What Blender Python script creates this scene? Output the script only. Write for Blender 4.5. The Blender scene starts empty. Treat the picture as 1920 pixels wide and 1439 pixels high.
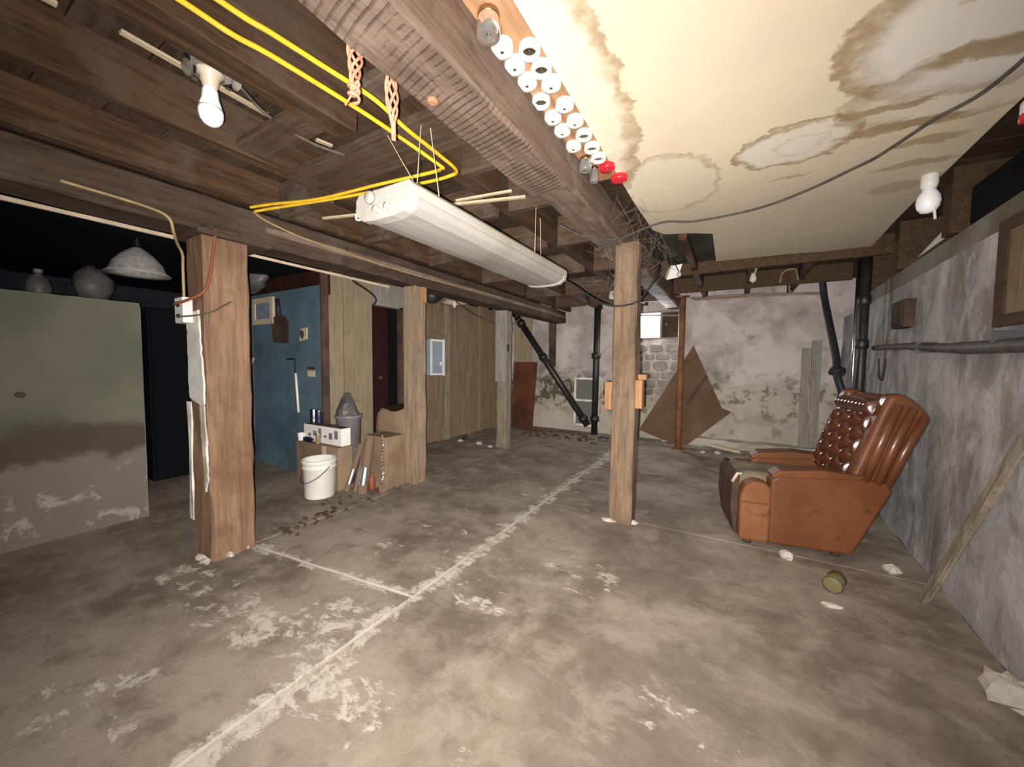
import bpy, math, random
from mathutils import Vector, Matrix, noise as mnoise

# ------------------------------------------------------------------ camera, world, lights, exposure
SC = bpy.context.scene
COL = SC.collection
CAM_POS = Vector((0.0, 0.0, 1.2))
YAW, PITCH, ROLL, FPX = math.radians(30.4), math.radians(-3.0), math.radians(0.5), 700.0
fwd = Vector((-math.sin(YAW)*math.cos(PITCH), math.cos(YAW)*math.cos(PITCH), math.sin(PITCH)))
rt0 = Vector((math.cos(YAW), math.sin(YAW), 0)); up0 = rt0.cross(fwd)
rt = rt0*math.cos(ROLL) + up0*math.sin(ROLL); upv = rt.cross(fwd)
cam_rot = Matrix((rt, upv, -fwd)).transposed()
cd = bpy.data.cameras.new('camera'); cam = bpy.data.objects.new('camera', cd); COL.objects.link(cam)
cd.sensor_fit = 'HORIZONTAL'; cd.sensor_width = 36.0; cd.lens = FPX/1920*36; cd.clip_start = .02
cam.matrix_world = Matrix.Translation(CAM_POS) @ cam_rot.to_4x4()
SC.camera = cam

W = bpy.data.worlds.new('world'); SC.world = W; W.use_nodes = True
W.node_tree.nodes['Background'].inputs[0].default_value = (.9, .95, 1, 1)
W.node_tree.nodes['Background'].inputs[1].default_value = .05

def light(name, kind, loc, target, energy, color=(1, 1, 1), **kw):
    d = bpy.data.lights.new(name, kind); d.energy = energy; d.color = color
    for k, v in kw.items(): setattr(d, k, v)
    o = bpy.data.objects.new(name, d); COL.objects.link(o); o.location = loc
    o.rotation_euler = (Vector(target)-Vector(loc)).to_track_quat('-Z', 'Y').to_euler()
    return o
# the phone's own flash, a few centimetres beside the lens
fp = CAM_POS - rt*.03 - upv*.01
fl_o = light('flash', 'SPOT', fp, fp+fwd, 230, (1, .94, .89), spot_size=math.radians(146), spot_blend=1.0, shadow_soft_size=.008)
fl_o.data.use_nodes = True
_t = fl_o.data.node_tree; _e = _t.nodes['Emission']; _f = _t.nodes.new('ShaderNodeLightFalloff')
_f.inputs['Strength'].default_value = 1.0
_a = _t.nodes.new('ShaderNodeMath'); _a.operation = 'MULTIPLY_ADD'; _a.inputs[1].default_value = .75
_b = _t.nodes.new('ShaderNodeMath'); _b.operation = 'MULTIPLY'; _b.inputs[1].default_value = .65
_t.links.new(_f.outputs['Linear'], _a.inputs[0]); _t.links.new(_f.outputs['Quadratic'], _b.inputs[0])
_t.links.new(_b.outputs[0], _a.inputs[2]); _t.links.new(_a.outputs[0], _e.inputs['Strength'])
# added fill light behind the camera
light('added_fill', 'AREA', (-.3, -1.35, 1.35), (-.6, 4, .9), 16, (1, .96, .92), shape='RECTANGLE', size=1.8, size_y=1.5)
# daylight falling in through the small cellar window in the back wall
light('window_daylight', 'AREA', (-1.12, 6.3, 1.86), (-1.0, 3.0, .6), 22, (.95, .98, 1), shape='RECTANGLE', size=.4, size_y=.4)

vs = SC.view_settings
vs.view_transform = 'Standard'; vs.look = 'None'; vs.exposure = 0.0; vs.gamma = 1.0
try: vs.use_curve_mapping = False
except Exception: pass

# ------------------------------------------------------------------ node helpers
class NT:
    def __init__(s, name):
        s.m = bpy.data.materials.new(name); s.m.use_nodes = True; s.t = s.m.node_tree
        s.t.nodes.clear()
        s.out = s.t.nodes.new('ShaderNodeOutputMaterial'); s.b = s.t.nodes.new('ShaderNodeBsdfPrincipled')
        s.t.links.new(s.b.outputs[0], s.out.inputs[0])
    def set(s, sock, v):
        if isinstance(v, bpy.types.NodeSocket): s.t.links.new(v, sock)
        elif isinstance(v, (tuple, list)) and len(v) == 3 and sock.type == 'RGBA': sock.default_value = (*v, 1)
        else: sock.default_value = v
    def n(s, kind, out=0, ins=None, **props):
        nd = s.t.nodes.new('ShaderNode'+kind)
        for k, v in props.items(): setattr(nd, k, v)
        for k, v in (ins or {}).items(): s.set(nd.inputs[k], v)
        return nd.outputs[out]
    def obj(s): return s.n('TexCoord', 'Object')
    def pos(s): return s.n('NewGeometry', 'Position')
    def map(s, v, sc=(1, 1, 1), loc=(0, 0, 0), rot=(0, 0, 0)): return s.n('Mapping', 0, {'Vector': v, 'Scale': sc, 'Location': loc, 'Rotation': rot})
    def noise(s, v, sc=5, det=6, ro=.55, dist=0, col=False): return s.n('TexNoise', 1 if col else 0, {'Vector': v, 'Scale': sc, 'Detail': det, 'Roughness': ro, 'Distortion': dist})
    def mr(s, f, a, b, c=0, d=1, smooth=True): return s.n('MapRange', 0, {0: f, 1: a, 2: b, 3: c, 4: d}, interpolation_type='SMOOTHSTEP' if smooth else 'LINEAR')
    def mix(s, f, a, b, mode='MIX'):
        nd = s.t.nodes.new('ShaderNodeMix'); nd.data_type = 'RGBA'; nd.blend_type = mode
        s.set(nd.inputs[0], f); s.set(nd.inputs[6], a); s.set(nd.inputs[7], b); return nd.outputs[2]
    def math(s, op, a, b=0.0, c=0.0):
        nd = s.t.nodes.new('ShaderNodeMath'); nd.operation = op
        s.set(nd.inputs[0], a); s.set(nd.inputs[1], b); s.set(nd.inputs[2], c); return nd.outputs[0]
    def add(s, a, b): return s.math('ADD', a, b)
    def mul(s, a, b): return s.math('MULTIPLY', a, b)
    def sub(s, a, b): return s.math('SUBTRACT', a, b)
    def mx(s, *a):
        r = a[0]
        for q in a[1:]: r = s.math('MAXIMUM', r, q)
        return r
    def xyz(s, v):
        nd = s.t.nodes.new('ShaderNodeSeparateXYZ'); s.set(nd.inputs[0], v); return nd.outputs
    def bump(s, h, st=.3, di=.01): s.set(s.b.inputs['Normal'], s.n('Bump', 0, {'Height': h, 'Strength': st, 'Distance': di}))
    def fin(s, col, rough=.9, metal=0, spec=.3, **kw):
        s.set(s.b.inputs['Base Color'], col); s.set(s.b.inputs['Roughness'], rough)
        s.set(s.b.inputs['Metallic'], metal); s.set(s.b.inputs['Specular IOR Level'], spec)
        for k, v in kw.items(): s.set(s.b.inputs[k.replace('_', ' ')], v)
        return s.m

def dirty(name, c1, c2, c3=None, sc=4, stretch=(1, 1, 1), rough=.9, bs=40, bst=.3, spec=.25, metal=0, **kw):
    n = NT(name); v = n.obj(); vv = n.map(v, stretch)
    f = n.mr(n.noise(vv, sc, 8, .6, .3), .33, .67)
    col = n.mix(f, c1, c2)
    if c3: col = n.mix(n.mr(n.noise(n.map(v, loc=(3.1, 7.7, 1.3)), sc*.45, 5), .5, .66), col, c3)
    n.bump(n.noise(vv, bs, 5, .65), bst, .01)
    return n.fin(col, rough, metal, spec, **kw)

def wood(name, c1, c2, c3, axis=1, sc=1.0, rough=.85, bst=.35, saw=0):
    n = NT(name); v = n.obj()
    rnd = n.n('ObjectInfo', 'Random')
    off = n.n('CombineXYZ', 0, {0: n.mul(rnd, 7.0), 1: n.mul(rnd, 3.0), 2: n.mul(rnd, 11.0)})
    v = n.n('VectorMath', 0, {0: v, 1: off}, operation='ADD')
    st = [14.0, 14.0, 14.0]; st[axis] = 1.1
    g = n.noise(n.map(v, st), 1.6*sc, 8, .65, .8)
    big = n.noise(v, 2.3*sc, 5, .6, .4)
    col = n.mix(n.mr(g, .32, .68), c1, c2)
    col = n.mix(n.mr(big, .48, .68), col, c3)
    col = n.mix(n.mul(n.mr(rnd, 0, 1), .35), col, c1)
    fine = n.noise(n.map(v, [q*.35 for q in st]), 14*sc, 7, .7, .2)
    col = n.mix(n.mul(n.mr(fine, .5, .68), .5), col, tuple(q*.42 for q in c1))
    blot = n.noise(n.map(v, loc=(2.2, 1.1, 4.4)), 6.5*sc, 8, .68, .5)
    col = n.mix(n.mul(n.mr(blot, .54, .68), .4), col, tuple(q*.6 for q in c1))
    h = n.add(g, n.mul(fine, .5))
    if saw:
        y = n.xyz(v)[axis]
        w = n.math('SINE', n.add(n.add(n.mul(y, saw), n.mul(n.xyz(v)[0], saw*.22)), n.mul(big, 3.5)))
        cut = n.mul(n.mr(w, .2, .9), n.mul(n.mr(n.noise(n.map(v, (3, 2, 3)), 3, 4), .36, .56), n.mr(n.math('ABSOLUTE', n.xyz(n.n('NewGeometry', 'Normal'))[2]), .6, .9)))
        col = n.mix(n.mul(cut, .55), col, tuple(q*.45 for q in c1)); h = n.sub(g, cut)
    n.bump(h, bst, .012)
    return n.fin(col, rough, 0, .2)

def plain(name, c, rough=.5, metal=0, spec=.4, var=.15, sc=9, **kw):
    n = NT(name); f = n.noise(n.obj(), sc, 5)
    col = n.mix(n.mr(f, .35, .7), c, tuple(q*(1-var) for q in c)) if var else c
    return n.fin(col, rough, metal, spec, **kw)

M = {}
# --- floor concrete with salt bloom along the slab joints
def mat_floor():
    n = NT('floor_concrete'); p = n.pos(); x, y, z = n.xyz(p)[0:3]
    f1 = n.noise(p, 1.1, 9, .6, .4); f2 = n.noise(p, 7, 8, .62, .2); f3 = n.noise(n.map(p, loc=(5, 3, 0)), .75, 4)
    col = n.mix(n.mr(f1, .38, .62), (.15, .118, .088), (.30, .25, .20))
    col = n.mix(n.mul(n.mr(f2, .4, .7), .55), col, (.34, .295, .245))
    col = n.mix(n.mul(n.mr(f3, .5, .64), .65), col, (.145, .115, .09))
    f4 = n.noise(n.map(p, (1, 1.3, 1), (1.7, 4.2, 0)), 3.3, 10, .72, .35)
    col = n.mix(n.mul(n.mr(f4, .50, .66), .6), col, (.125, .098, .074))
    col = n.mix(n.mul(n.mr(f4, .50, .36), .45), col, (.36, .31, .255))
    spk = n.noise(p, 90, 3, .6); col = n.mix(n.mul(n.mr(spk, .55, .75), .35), col, (.11, .09, .075))
    wob = n.mul(n.sub(n.noise(p, 4, 4), .5), .16)
    dA = n.math('ABSOLUTE', n.add(n.add(x, 1.37), n.mul(wob, .25)))
    pA = n.mr(dA, .02, .16, 1, 0)
    inx = n.mul(n.mr(x, -2.75, -2.6), n.mr(x, -1.42, -1.36, 1, 0))
    dB = n.math('ABSOLUTE', n.add(n.sub(n.sub(y, 1.35), n.mul(n.add(x, 1.37), .11)), n.mul(wob, .4)))
    pB = n.mul(n.mr(dB, .015, .11, 1, 0), inx)
    def blob(cx, cy, rx, ry, k=1.0):
        dx = n.mul(n.sub(x, cx), 1/rx); dy = n.mul(n.sub(y, cy), 1/ry)
        return n.mul(n.mr(n.add(n.mul(dx, dx), n.mul(dy, dy)), 0, 1, 1, 0), k)
    bl = n.mx(blob(-1.55, .98, .35, .34), blob(-1.2, .82, .34, .26), blob(-1.9, .82, .5, .22), blob(-2.4, .85, .7, .25, .8), blob(-1.15, 1.5, .5, .25, .75),
              blob(-.7, 2.0, .5, .3, .7), blob(-1.7, 1.9, 1.1, .5, .55), blob(-.35, .8, .5, .3, .6), blob(-1.9, .35, .4, .3, .7), blob(-1.2, 3.3, 1.0, .8, .55), blob(-.1, 1.35, .3, .25, .55), blob(-2.0, 1.7, .6, .4, .65))
    nz = n.noise(n.map(p, (1, 1.5, 1)), 6.5, 10, .74, .4)
    tot = n.add(nz, n.mx(n.mul(pA, .24), n.mul(pB, .22), n.mul(bl, .215)))
    wh = n.mr(tot, .68, .76)
    line = n.mx(n.mr(n.add(dA, n.mul(n.noise(p, 14, 5), .03)), .018, .036, 1, 0), n.mul(n.mr(n.add(dB, n.mul(n.noise(p, 14, 5), .03)), .018, .034, 1, 0), inx))
    wh = n.mul(wh, n.mr(n.noise(p, 22, 6, .7), .34, .52, .25, 1))
    wh = n.mx(n.mul(wh, .85), n.mul(line, .75))
    col = n.mix(wh, col, (.55, .50, .43))
    n.bump(n.add(n.mul(n.noise(p, 28, 8, .7), .6), n.add(n.mul(f2, .5), n.mul(wh, .5))), .35, .015)
    return n.fin(col, n.mr(f1, .3, .7, .95, .7), 0, .25)
M['floor'] = mat_floor()

# --- water-stained ceiling board
def mat_ceil():
    n = NT('stained_ceiling_board'); p = n.pos(); x, y, z = n.xyz(p)[0:3]
    wv = n.noise(n.map(p, (1, 1, 0)), 9, 6, .62, .3, col=True)
    wx, wy, wz = n.xyz(wv)[0:3]
    x2 = n.add(x, n.mul(n.sub(wx, .5), .17)); y2 = n.add(y, n.mul(n.sub(wy, .5), .17))
    def d(cx, cy, rx, ry):
        dx = n.mul(n.sub(x2, cx), 1/rx); dy = n.mul(n.sub(y2, cy), 1/ry)
        return n.math('SQRT', n.add(n.mul(dx, dx), n.mul(dy, dy)))
    col = n.mix(n.mr(n.noise(p, 2.5, 5), .3, .7), (.80, .70, .50), (.72, .63, .47))
    nb = n.noise(p, 16, 6, .6)
    br = (.33, .225, .12)
    for cx, cy, rx, ry, w, k, white in ((-.78, 1.42, .40, 1.02, .11, .75, .25), (.22, 2.26, .245, .195, .12, .85, .5), (.78, 1.72, .50, .42, .16, .85, .8),
                                        (.80, 2.10, .46, .24, .2, .6, .35), (-.36, 2.42, .28, .38, .08, .5, .15), (.24, 2.27, .11, .09, .2, .25, .3)):
        dd = d(cx, cy, rx, ry)
        col = n.mix(n.mul(n.mr(dd, 1.0, .8), white), col, (.80, .76, .70))
        ring = n.mul(n.mr(dd, 1-w*1.8, 1-w*.15), n.mr(dd, 1.0, 1+w*.3, 1, 0))
        ring = n.mul(ring, n.mr(nb, .25, .6, .45, 1))
        col = n.mix(n.mul(ring, k), col, br)
    for cx, cy, rx, ry, k in ((.72, 1.9, .24, .07, .8), (.60, 2.30, .26, .05, .8), (.50, 2.12, .2, .04, .8), (.74, 2.5, .16, .05, .7), (.78, 2.75, .2, .05, .7), (.8, 3.05, .15, .1, .6), (.66, 1.62, .12, .05, .5), (.26, 2.62, .12, .02, .6)):
        dd = d(cx, cy, rx, ry)
        col = n.mix(n.mul(n.mr(dd, 1.0, .6), k), col, (.36, .25, .13))
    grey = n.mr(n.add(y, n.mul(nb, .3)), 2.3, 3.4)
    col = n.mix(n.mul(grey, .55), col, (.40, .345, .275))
    n.bump(n.noise(p, 60, 5), .1, .005)
    return n.fin(col, .85, 0, .2)
M['ceil'] = mat_ceil()

def mat_wallr():
    n = NT('grey_whitewashed_concrete'); p = n.pos(); x, y, z = n.xyz(p)[0:3]
    a = n.noise(n.map(p, (1, 1.1, .8)), 2.6, 10, .66, .5); b = n.noise(n.map(p, (1, 1.6, .8)), 4.5, 9, .68, .3)
    col = n.mix(n.mr(a, .36, .62), (.235, .225, .225), (.47, .46, .47))
    col = n.mix(n.mul(n.mr(b, .55, .7), .7), col, (.62, .60, .58))
    col = n.mix(n.mul(n.mr(n.noise(n.map(p, (1, 1.8, .8), (2, 5, 1)), 2.6, 6, .6, .6), .56, .66), .65), col, (.24, .195, .15))
    n.bump(n.add(a, n.mul(n.noise(p, 30, 6, .7), .5)), .5, .02)
    return n.fin(col, .92, 0, .2)
M['wallr'] = mat_wallr()

def mat_wallb():
    n = NT('mouldy_back_wall'); p = n.pos(); x, y, z = n.xyz(p)[0:3]
    a = n.noise(p, 2.0, 9, .62, .6); b = n.noise(p, 5.5, 8, .65, .4)
    col = n.mix(n.mr(a, .35, .65), (.30, .265, .245), (.50, .455, .43))
    low = n.mr(n.add(z, n.mul(n.sub(n.noise(p, 3, 5), .5), .5)), .82, 1.0, 1, 0)
    col = n.mix(n.mul(low, .6), col, (.36, .32, .24))
    mould = n.mul(n.mr(n.add(b, n.mr(x, -2.9, -1.2, .06, 0)), .50, .60), n.mul(n.mr(z, .25, .55), n.mr(n.add(z, n.mul(a, .3)), 1.0, 1.45, 1, 0)))
    left = n.mr(x, -1.6, -.3, 1, .75)
    col = n.mix(n.mul(n.mul(mould, left), .9), col, (.065, .055, .035))
    col = n.mix(n.mul(n.mr(n.noise(n.map(p, loc=(4, 1, 2)), 3.4, 7), .60, .7), .6), col, (.13, .11, .095))
    n.bump(n.add(a, n.mul(n.noise(p, 26, 7, .7), .7)), .5, .02)
    return n.fin(col, .92, 0, .2)
M['wallb'] = mat_wallb()

def mat_panel():
    n = NT('grey_green_damp_panel'); p = n.pos(); x, y, z = n.xyz(p)[0:3]
    wob = n.mul(n.sub(n.noise(p, 2.2, 6, .6), .5), .5)
    h = n.add(z, wob)
    col = n.mix(n.mr(n.noise(p, 2, 6), .35, .65), (.105, .112, .08), (.145, .142, .105))
    col = n.mix(n.mr(h, .72, .82, 1, 0), col, (.075, .065, .048))
    col = n.mix(n.mr(h, .50, .58, 1, 0), col, (.17, .152, .128))
    wh = n.mul(n.mr(n.noise(p, 6, 8, .65, .6), .54, .62), n.mr(h, .2, .6, 1, 0))
    col = n.mix(n.mul(wh, .8), col, (.34, .32, .29))
    n.bump(n.noise(p, 30, 6), .3, .01)
    return n.fin(col, .9, 0, .2)
M['panel'] = mat_panel()

M['beam'] = wood('rough_sawn_beam', (.12, .082, .060), (.19, .135, .102), (.225, .165, .128), 1, 1.0, saw=230, bst=.45)
M['beam2'] = wood('dusty_beam', (.12, .082, .06), (.21, .15, .115), (.25, .19, .15), 1)
M['beaml'] = wood('dark_beam', (.048, .031, .021), (.098, .066, .046), (.115, .083, .06), 1)
M['joist'] = wood('joist_wood', (.042, .023, .012), (.105, .058, .030), (.10, .07, .049), 1)
M['block'] = wood('blocking_wood', (.05, .031, .02), (.115, .073, .047), (.13, .102, .077), 0)
M['sub'] = wood('subfloor_plank', (.038, .024, .015), (.09, .056, .035), (.10, .07, .048), 0)
M['lath'] = wood('pale_new_lath', (.50, .40, .26), (.60, .50, .34), (.55, .46, .33), 1, bst=.1)
M['post_o'] = wood('orange_brown_post', (.17, .098, .058), (.34, .22, .138), (.15, .085, .05), 2, .8)
M['post_m'] = wood('soiled_tan_post', (.15, .10, .064), (.27, .19, .125), (.12, .083, .056), 2, .9)
M['post_t'] = wood('weathered_tan_post', (.22, .16, .105), (.35, .265, .18), (.27, .21, .15), 2)
M['post_g'] = wood('greyed_post', (.17, .14, .10), (.29, .245, .18), (.24, .21, .16), 2)
M['board_b'] = wood('beige_wall_board', (.235, .188, .118), (.33, .268, .175), (.255, .203, .13), 2)
M['board_d'] = wood('brown_wall_board', (.15, .105, .065), (.25, .18, .115), (.20, .15, .095), 2)
M['orange_wood'] = wood('fresh_orange_wood', (.33, .165, .08), (.44, .25, .13), (.38, .2, .1), 2, bst=.2)
M['grainy'] = wood('knotty_lid_board', (.30, .15, .075), (.50, .29, .16), (.40, .22, .115), 1, .8)
M['blue'] = dirty('blue_painted_board', (.072, .118, .150), (.098, .155, .19), (.06, .092, .112), 3.5, rough=.8)
M['maroon'] = dirty('dark_maroon', (.022, .006, .005), (.035, .01, .008), rough=.7)
M['redboard'] = dirty('rust_red_board', (.075, .025, .012), (.12, .042, .02), (.055, .02, .011), 3)
M['diamond'] = dirty('brown_hardboard', (.10, .058, .034), (.15, .09, .052), (.085, .052, .034), 2)
M['rust'] = dirty('rusty_steel', (.16, .07, .028), (.25, .115, .05), (.11, .055, .03), 9, rough=.75)
M['black_iron'] = dirty('black_cast_iron', (.010, .009, .009), (.022, .02, .02), None, 8, rough=.45, spec=.5)
M['dark_pipe'] = dirty('dark_grey_pipe', (.06, .06, .065), (.11, .105, .11), (.05, .045, .045), 6, rough=.55)
M['copper'] = dirty('dull_copper_pipe', (.19, .14, .10), (.27, .21, .16), None, 8, rough=.6)
M['white_paint'] = dirty('chipped_white_paint', (.62, .58, .52), (.75, .72, .66), (.42, .37, .3), 9, rough=.8)
M['white_plastic'] = plain('white_plastic', (.75, .74, .70), .4)
M['bucket'] = dirty('dusty_white_bucket', (.66, .66, .60), (.76, .76, .70), (.52, .5, .43), 5, rough=.5)
M['fix'] = dirty('dusty_white_fixture', (.36, .335, .29), (.43, .41, .365), (.30, .27, .225), 3, (1, .3, 1), rough=.5)
M['diff'] = dirty('frosted_diffuser', (.30, .285, .255), (.375, .36, .33), (.26, .245, .22), 3, (3, .4, 1), rough=.35, spec=.5)
M['lid'] = plain('white_enamel_lid', (.86, .83, .74), .3, 0, .5, .08)
M['lid_in'] = plain('dark_lid_inside', (.05, .042, .02), .3, .6)
M['red'] = plain('red_plastic_lid', (.72, .02, .03), .3, 0, .6, .1)
M['brass'] = plain('brass_disc', (.45, .36, .2), .25, 1.0)
M['glass'] = NT('clear_glass').fin((.9, .93, .9), .04, 0, .5, Transmission_Weight=.92, IOR=1.45)
M['dusty_glass'] = NT('dusty_glass').fin((.22, .22, .20), .12, 0, .6, Transmission_Weight=.35, IOR=1.45)
M['yellow'] = plain('yellow_cord', (.78, .50, .03), .45, 0, .4, .2, 20)
M['tan_cord'] = plain('tan_cable', (.40, .29, .14), .6, 0, .3, .3, 20)
M['orange'] = plain('orange_cord', (.24, .07, .028), .6)
M['black'] = plain('black_rubber', (.018, .017, .02), .6)
M['dkcable'] = plain('dusty_dark_cable', (.10, .085, .07), .8, 0, .2, .4, 30)
M['pink'] = plain('salmon_twine', (.72, .33, .21), .85, 0, .1, .35, 60)
M['string'] = plain('pale_string', (.62, .52, .36), .9)
M['alu'] = plain('aluminium', (.55, .55, .56), .28, 1.0, .5, .25, 14)
M['galv'] = dirty('dusty_galvanized', (.26, .25, .22), (.42, .41, .38), (.2, .18, .14), 14, rough=.6, metal=.4)
M['porcelain'] = plain('cream_porcelain', (.58, .50, .38), .35)
M['bulb'] = plain('white_bulb', (.90, .92, .95), .35, 0, .5, 0)
M['leather'] = None
def mat_leather(name, c1, c2, c3, rough, spec, coat=0):
    n = NT(name); v = n.obj()
    col = n.mix(n.mr(n.noise(v, 3.2, 6), .35, .65), c1, c2); col = n.mix(n.mr(n.noise(v, 6, 6, .6), .58, .72), col, c3)
    n.bump(n.noise(v, 120, 3), .12, .003)
    return n.fin(col, rough, 0, spec, Coat_Weight=coat, Coat_Roughness=.12)
M['leather'] = mat_leather('glossy_brown_leather', (.05, .013, .007), (.085, .024, .010), (.065, .02, .009), .2, .8, 1.0)
M['leather_w'] = mat_leather('brown_wing_leather', (.105, .034, .014), (.16, .056, .022), (.085, .028, .012), .36, .5, .25)
M['vinyl'] = mat_leather('matte_tan_vinyl', (.115, .039, .012), (.155, .055, .018), (.085, .028, .009), .55, .3)
M['vinyl_w'] = mat_leather('worn_orange_vinyl', (.175, .066, .027), (.22, .09, .04), (.135, .048, .018), .65, .25)
M['dustseat'] = dirty('dusty_seat', (.14, .12, .075), (.19, .16, .105), (.10, .07, .045), 5)
M['dkbrown'] = dirty('dark_brown_board', (.06, .035, .025), (.10, .06, .045), (.045, .03, .022), 6)
M['card'] = dirty('cardboard', (.22, .15, .095), (.29, .205, .135), (.17, .115, .075), 3)
M['paper'] = plain('white_paper', (.80, .78, .74), .8, 0, .2, .1)
M['tag'] = plain('cream_card', (.55, .45, .33), .8, 0, .2, .2)
M['silver'] = plain('crinkled_foil', (.62, .60, .58), .25, .9, .5, .2)
M['panelblue'] = dirty('grey_blue_steel', (.22, .26, .32), (.30, .35, .42), (.25, .28, .32), 4, rough=.5)
M['bag'] = plain('dusty_plastic_bag', (.12, .115, .11), .5, 0, .5, .5, 6)
M['tote'] = plain('translucent_tote', (.22, .205, .21), .4, 0, .5, .3, 6)
M['shade'] = plain('hammered_metal_shade', (.46, .44, .41), .28, .15, .7, .35, 25)
M['void'] = plain('black_and_unlit', (.006, .006, .008), .95, 0, .1, 0)  # near-black for painted darkness, also the black cupboard and rim insulation
M['darkroom'] = dirty('unlit_plaster', (.011, .011, .015), (.02, .02, .026), None, 2)  # near-black plaster: the side room's darkness is put into the colour
M['olive'] = dirty('dull_olive_tin', (.13, .115, .045), (.19, .17, .075), None, 9, rough=.5)
M['rubble'] = dirty('pale_rubble', (.42, .38, .33), (.55, .5, .44), None, 9)
M['web'] = plain('cobweb', (.26, .22, .17), .95, 0, .1, 0)
M['greyplank'] = wood('grey_plank', (.20, .19, .165), (.31, .295, .265), (.25, .235, .2), 2)
M['stone'] = dirty('rubble_stone', (.20, .18, .16), (.32, .29, .26), (.10, .088, .07), 5, bst=.6)
M['sill'] = dirty('grey_sill_plate', (.16, .15, .125), (.24, .225, .195), (.13, .11, .08), 3)
M['rim'] = wood('brown_rim_board', (.05, .030, .016), (.095, .058, .031), (.07, .047, .03), 1)
M['green_dark'] = dirty('black_green_insulation', (.028, .028, .02), (.05, .05, .036), (.035, .028, .018), 4)
M['navy'] = plain('navy_plastic', (.012, .016, .04), .4)
M['picture'] = dirty('faded_blue_picture', (.14, .17, .24), (.22, .25, .31), None, 14)
def mat_day():
    n = NT('window_daylight_pane'); n.fin((.8, .85, .9), .2)
    n.set(n.b.inputs['Emission Color'], (.95, .98, 1)); n.set(n.b.inputs['Emission Strength'], 4.0); return n.m
M['day'] = mat_day()

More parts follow.
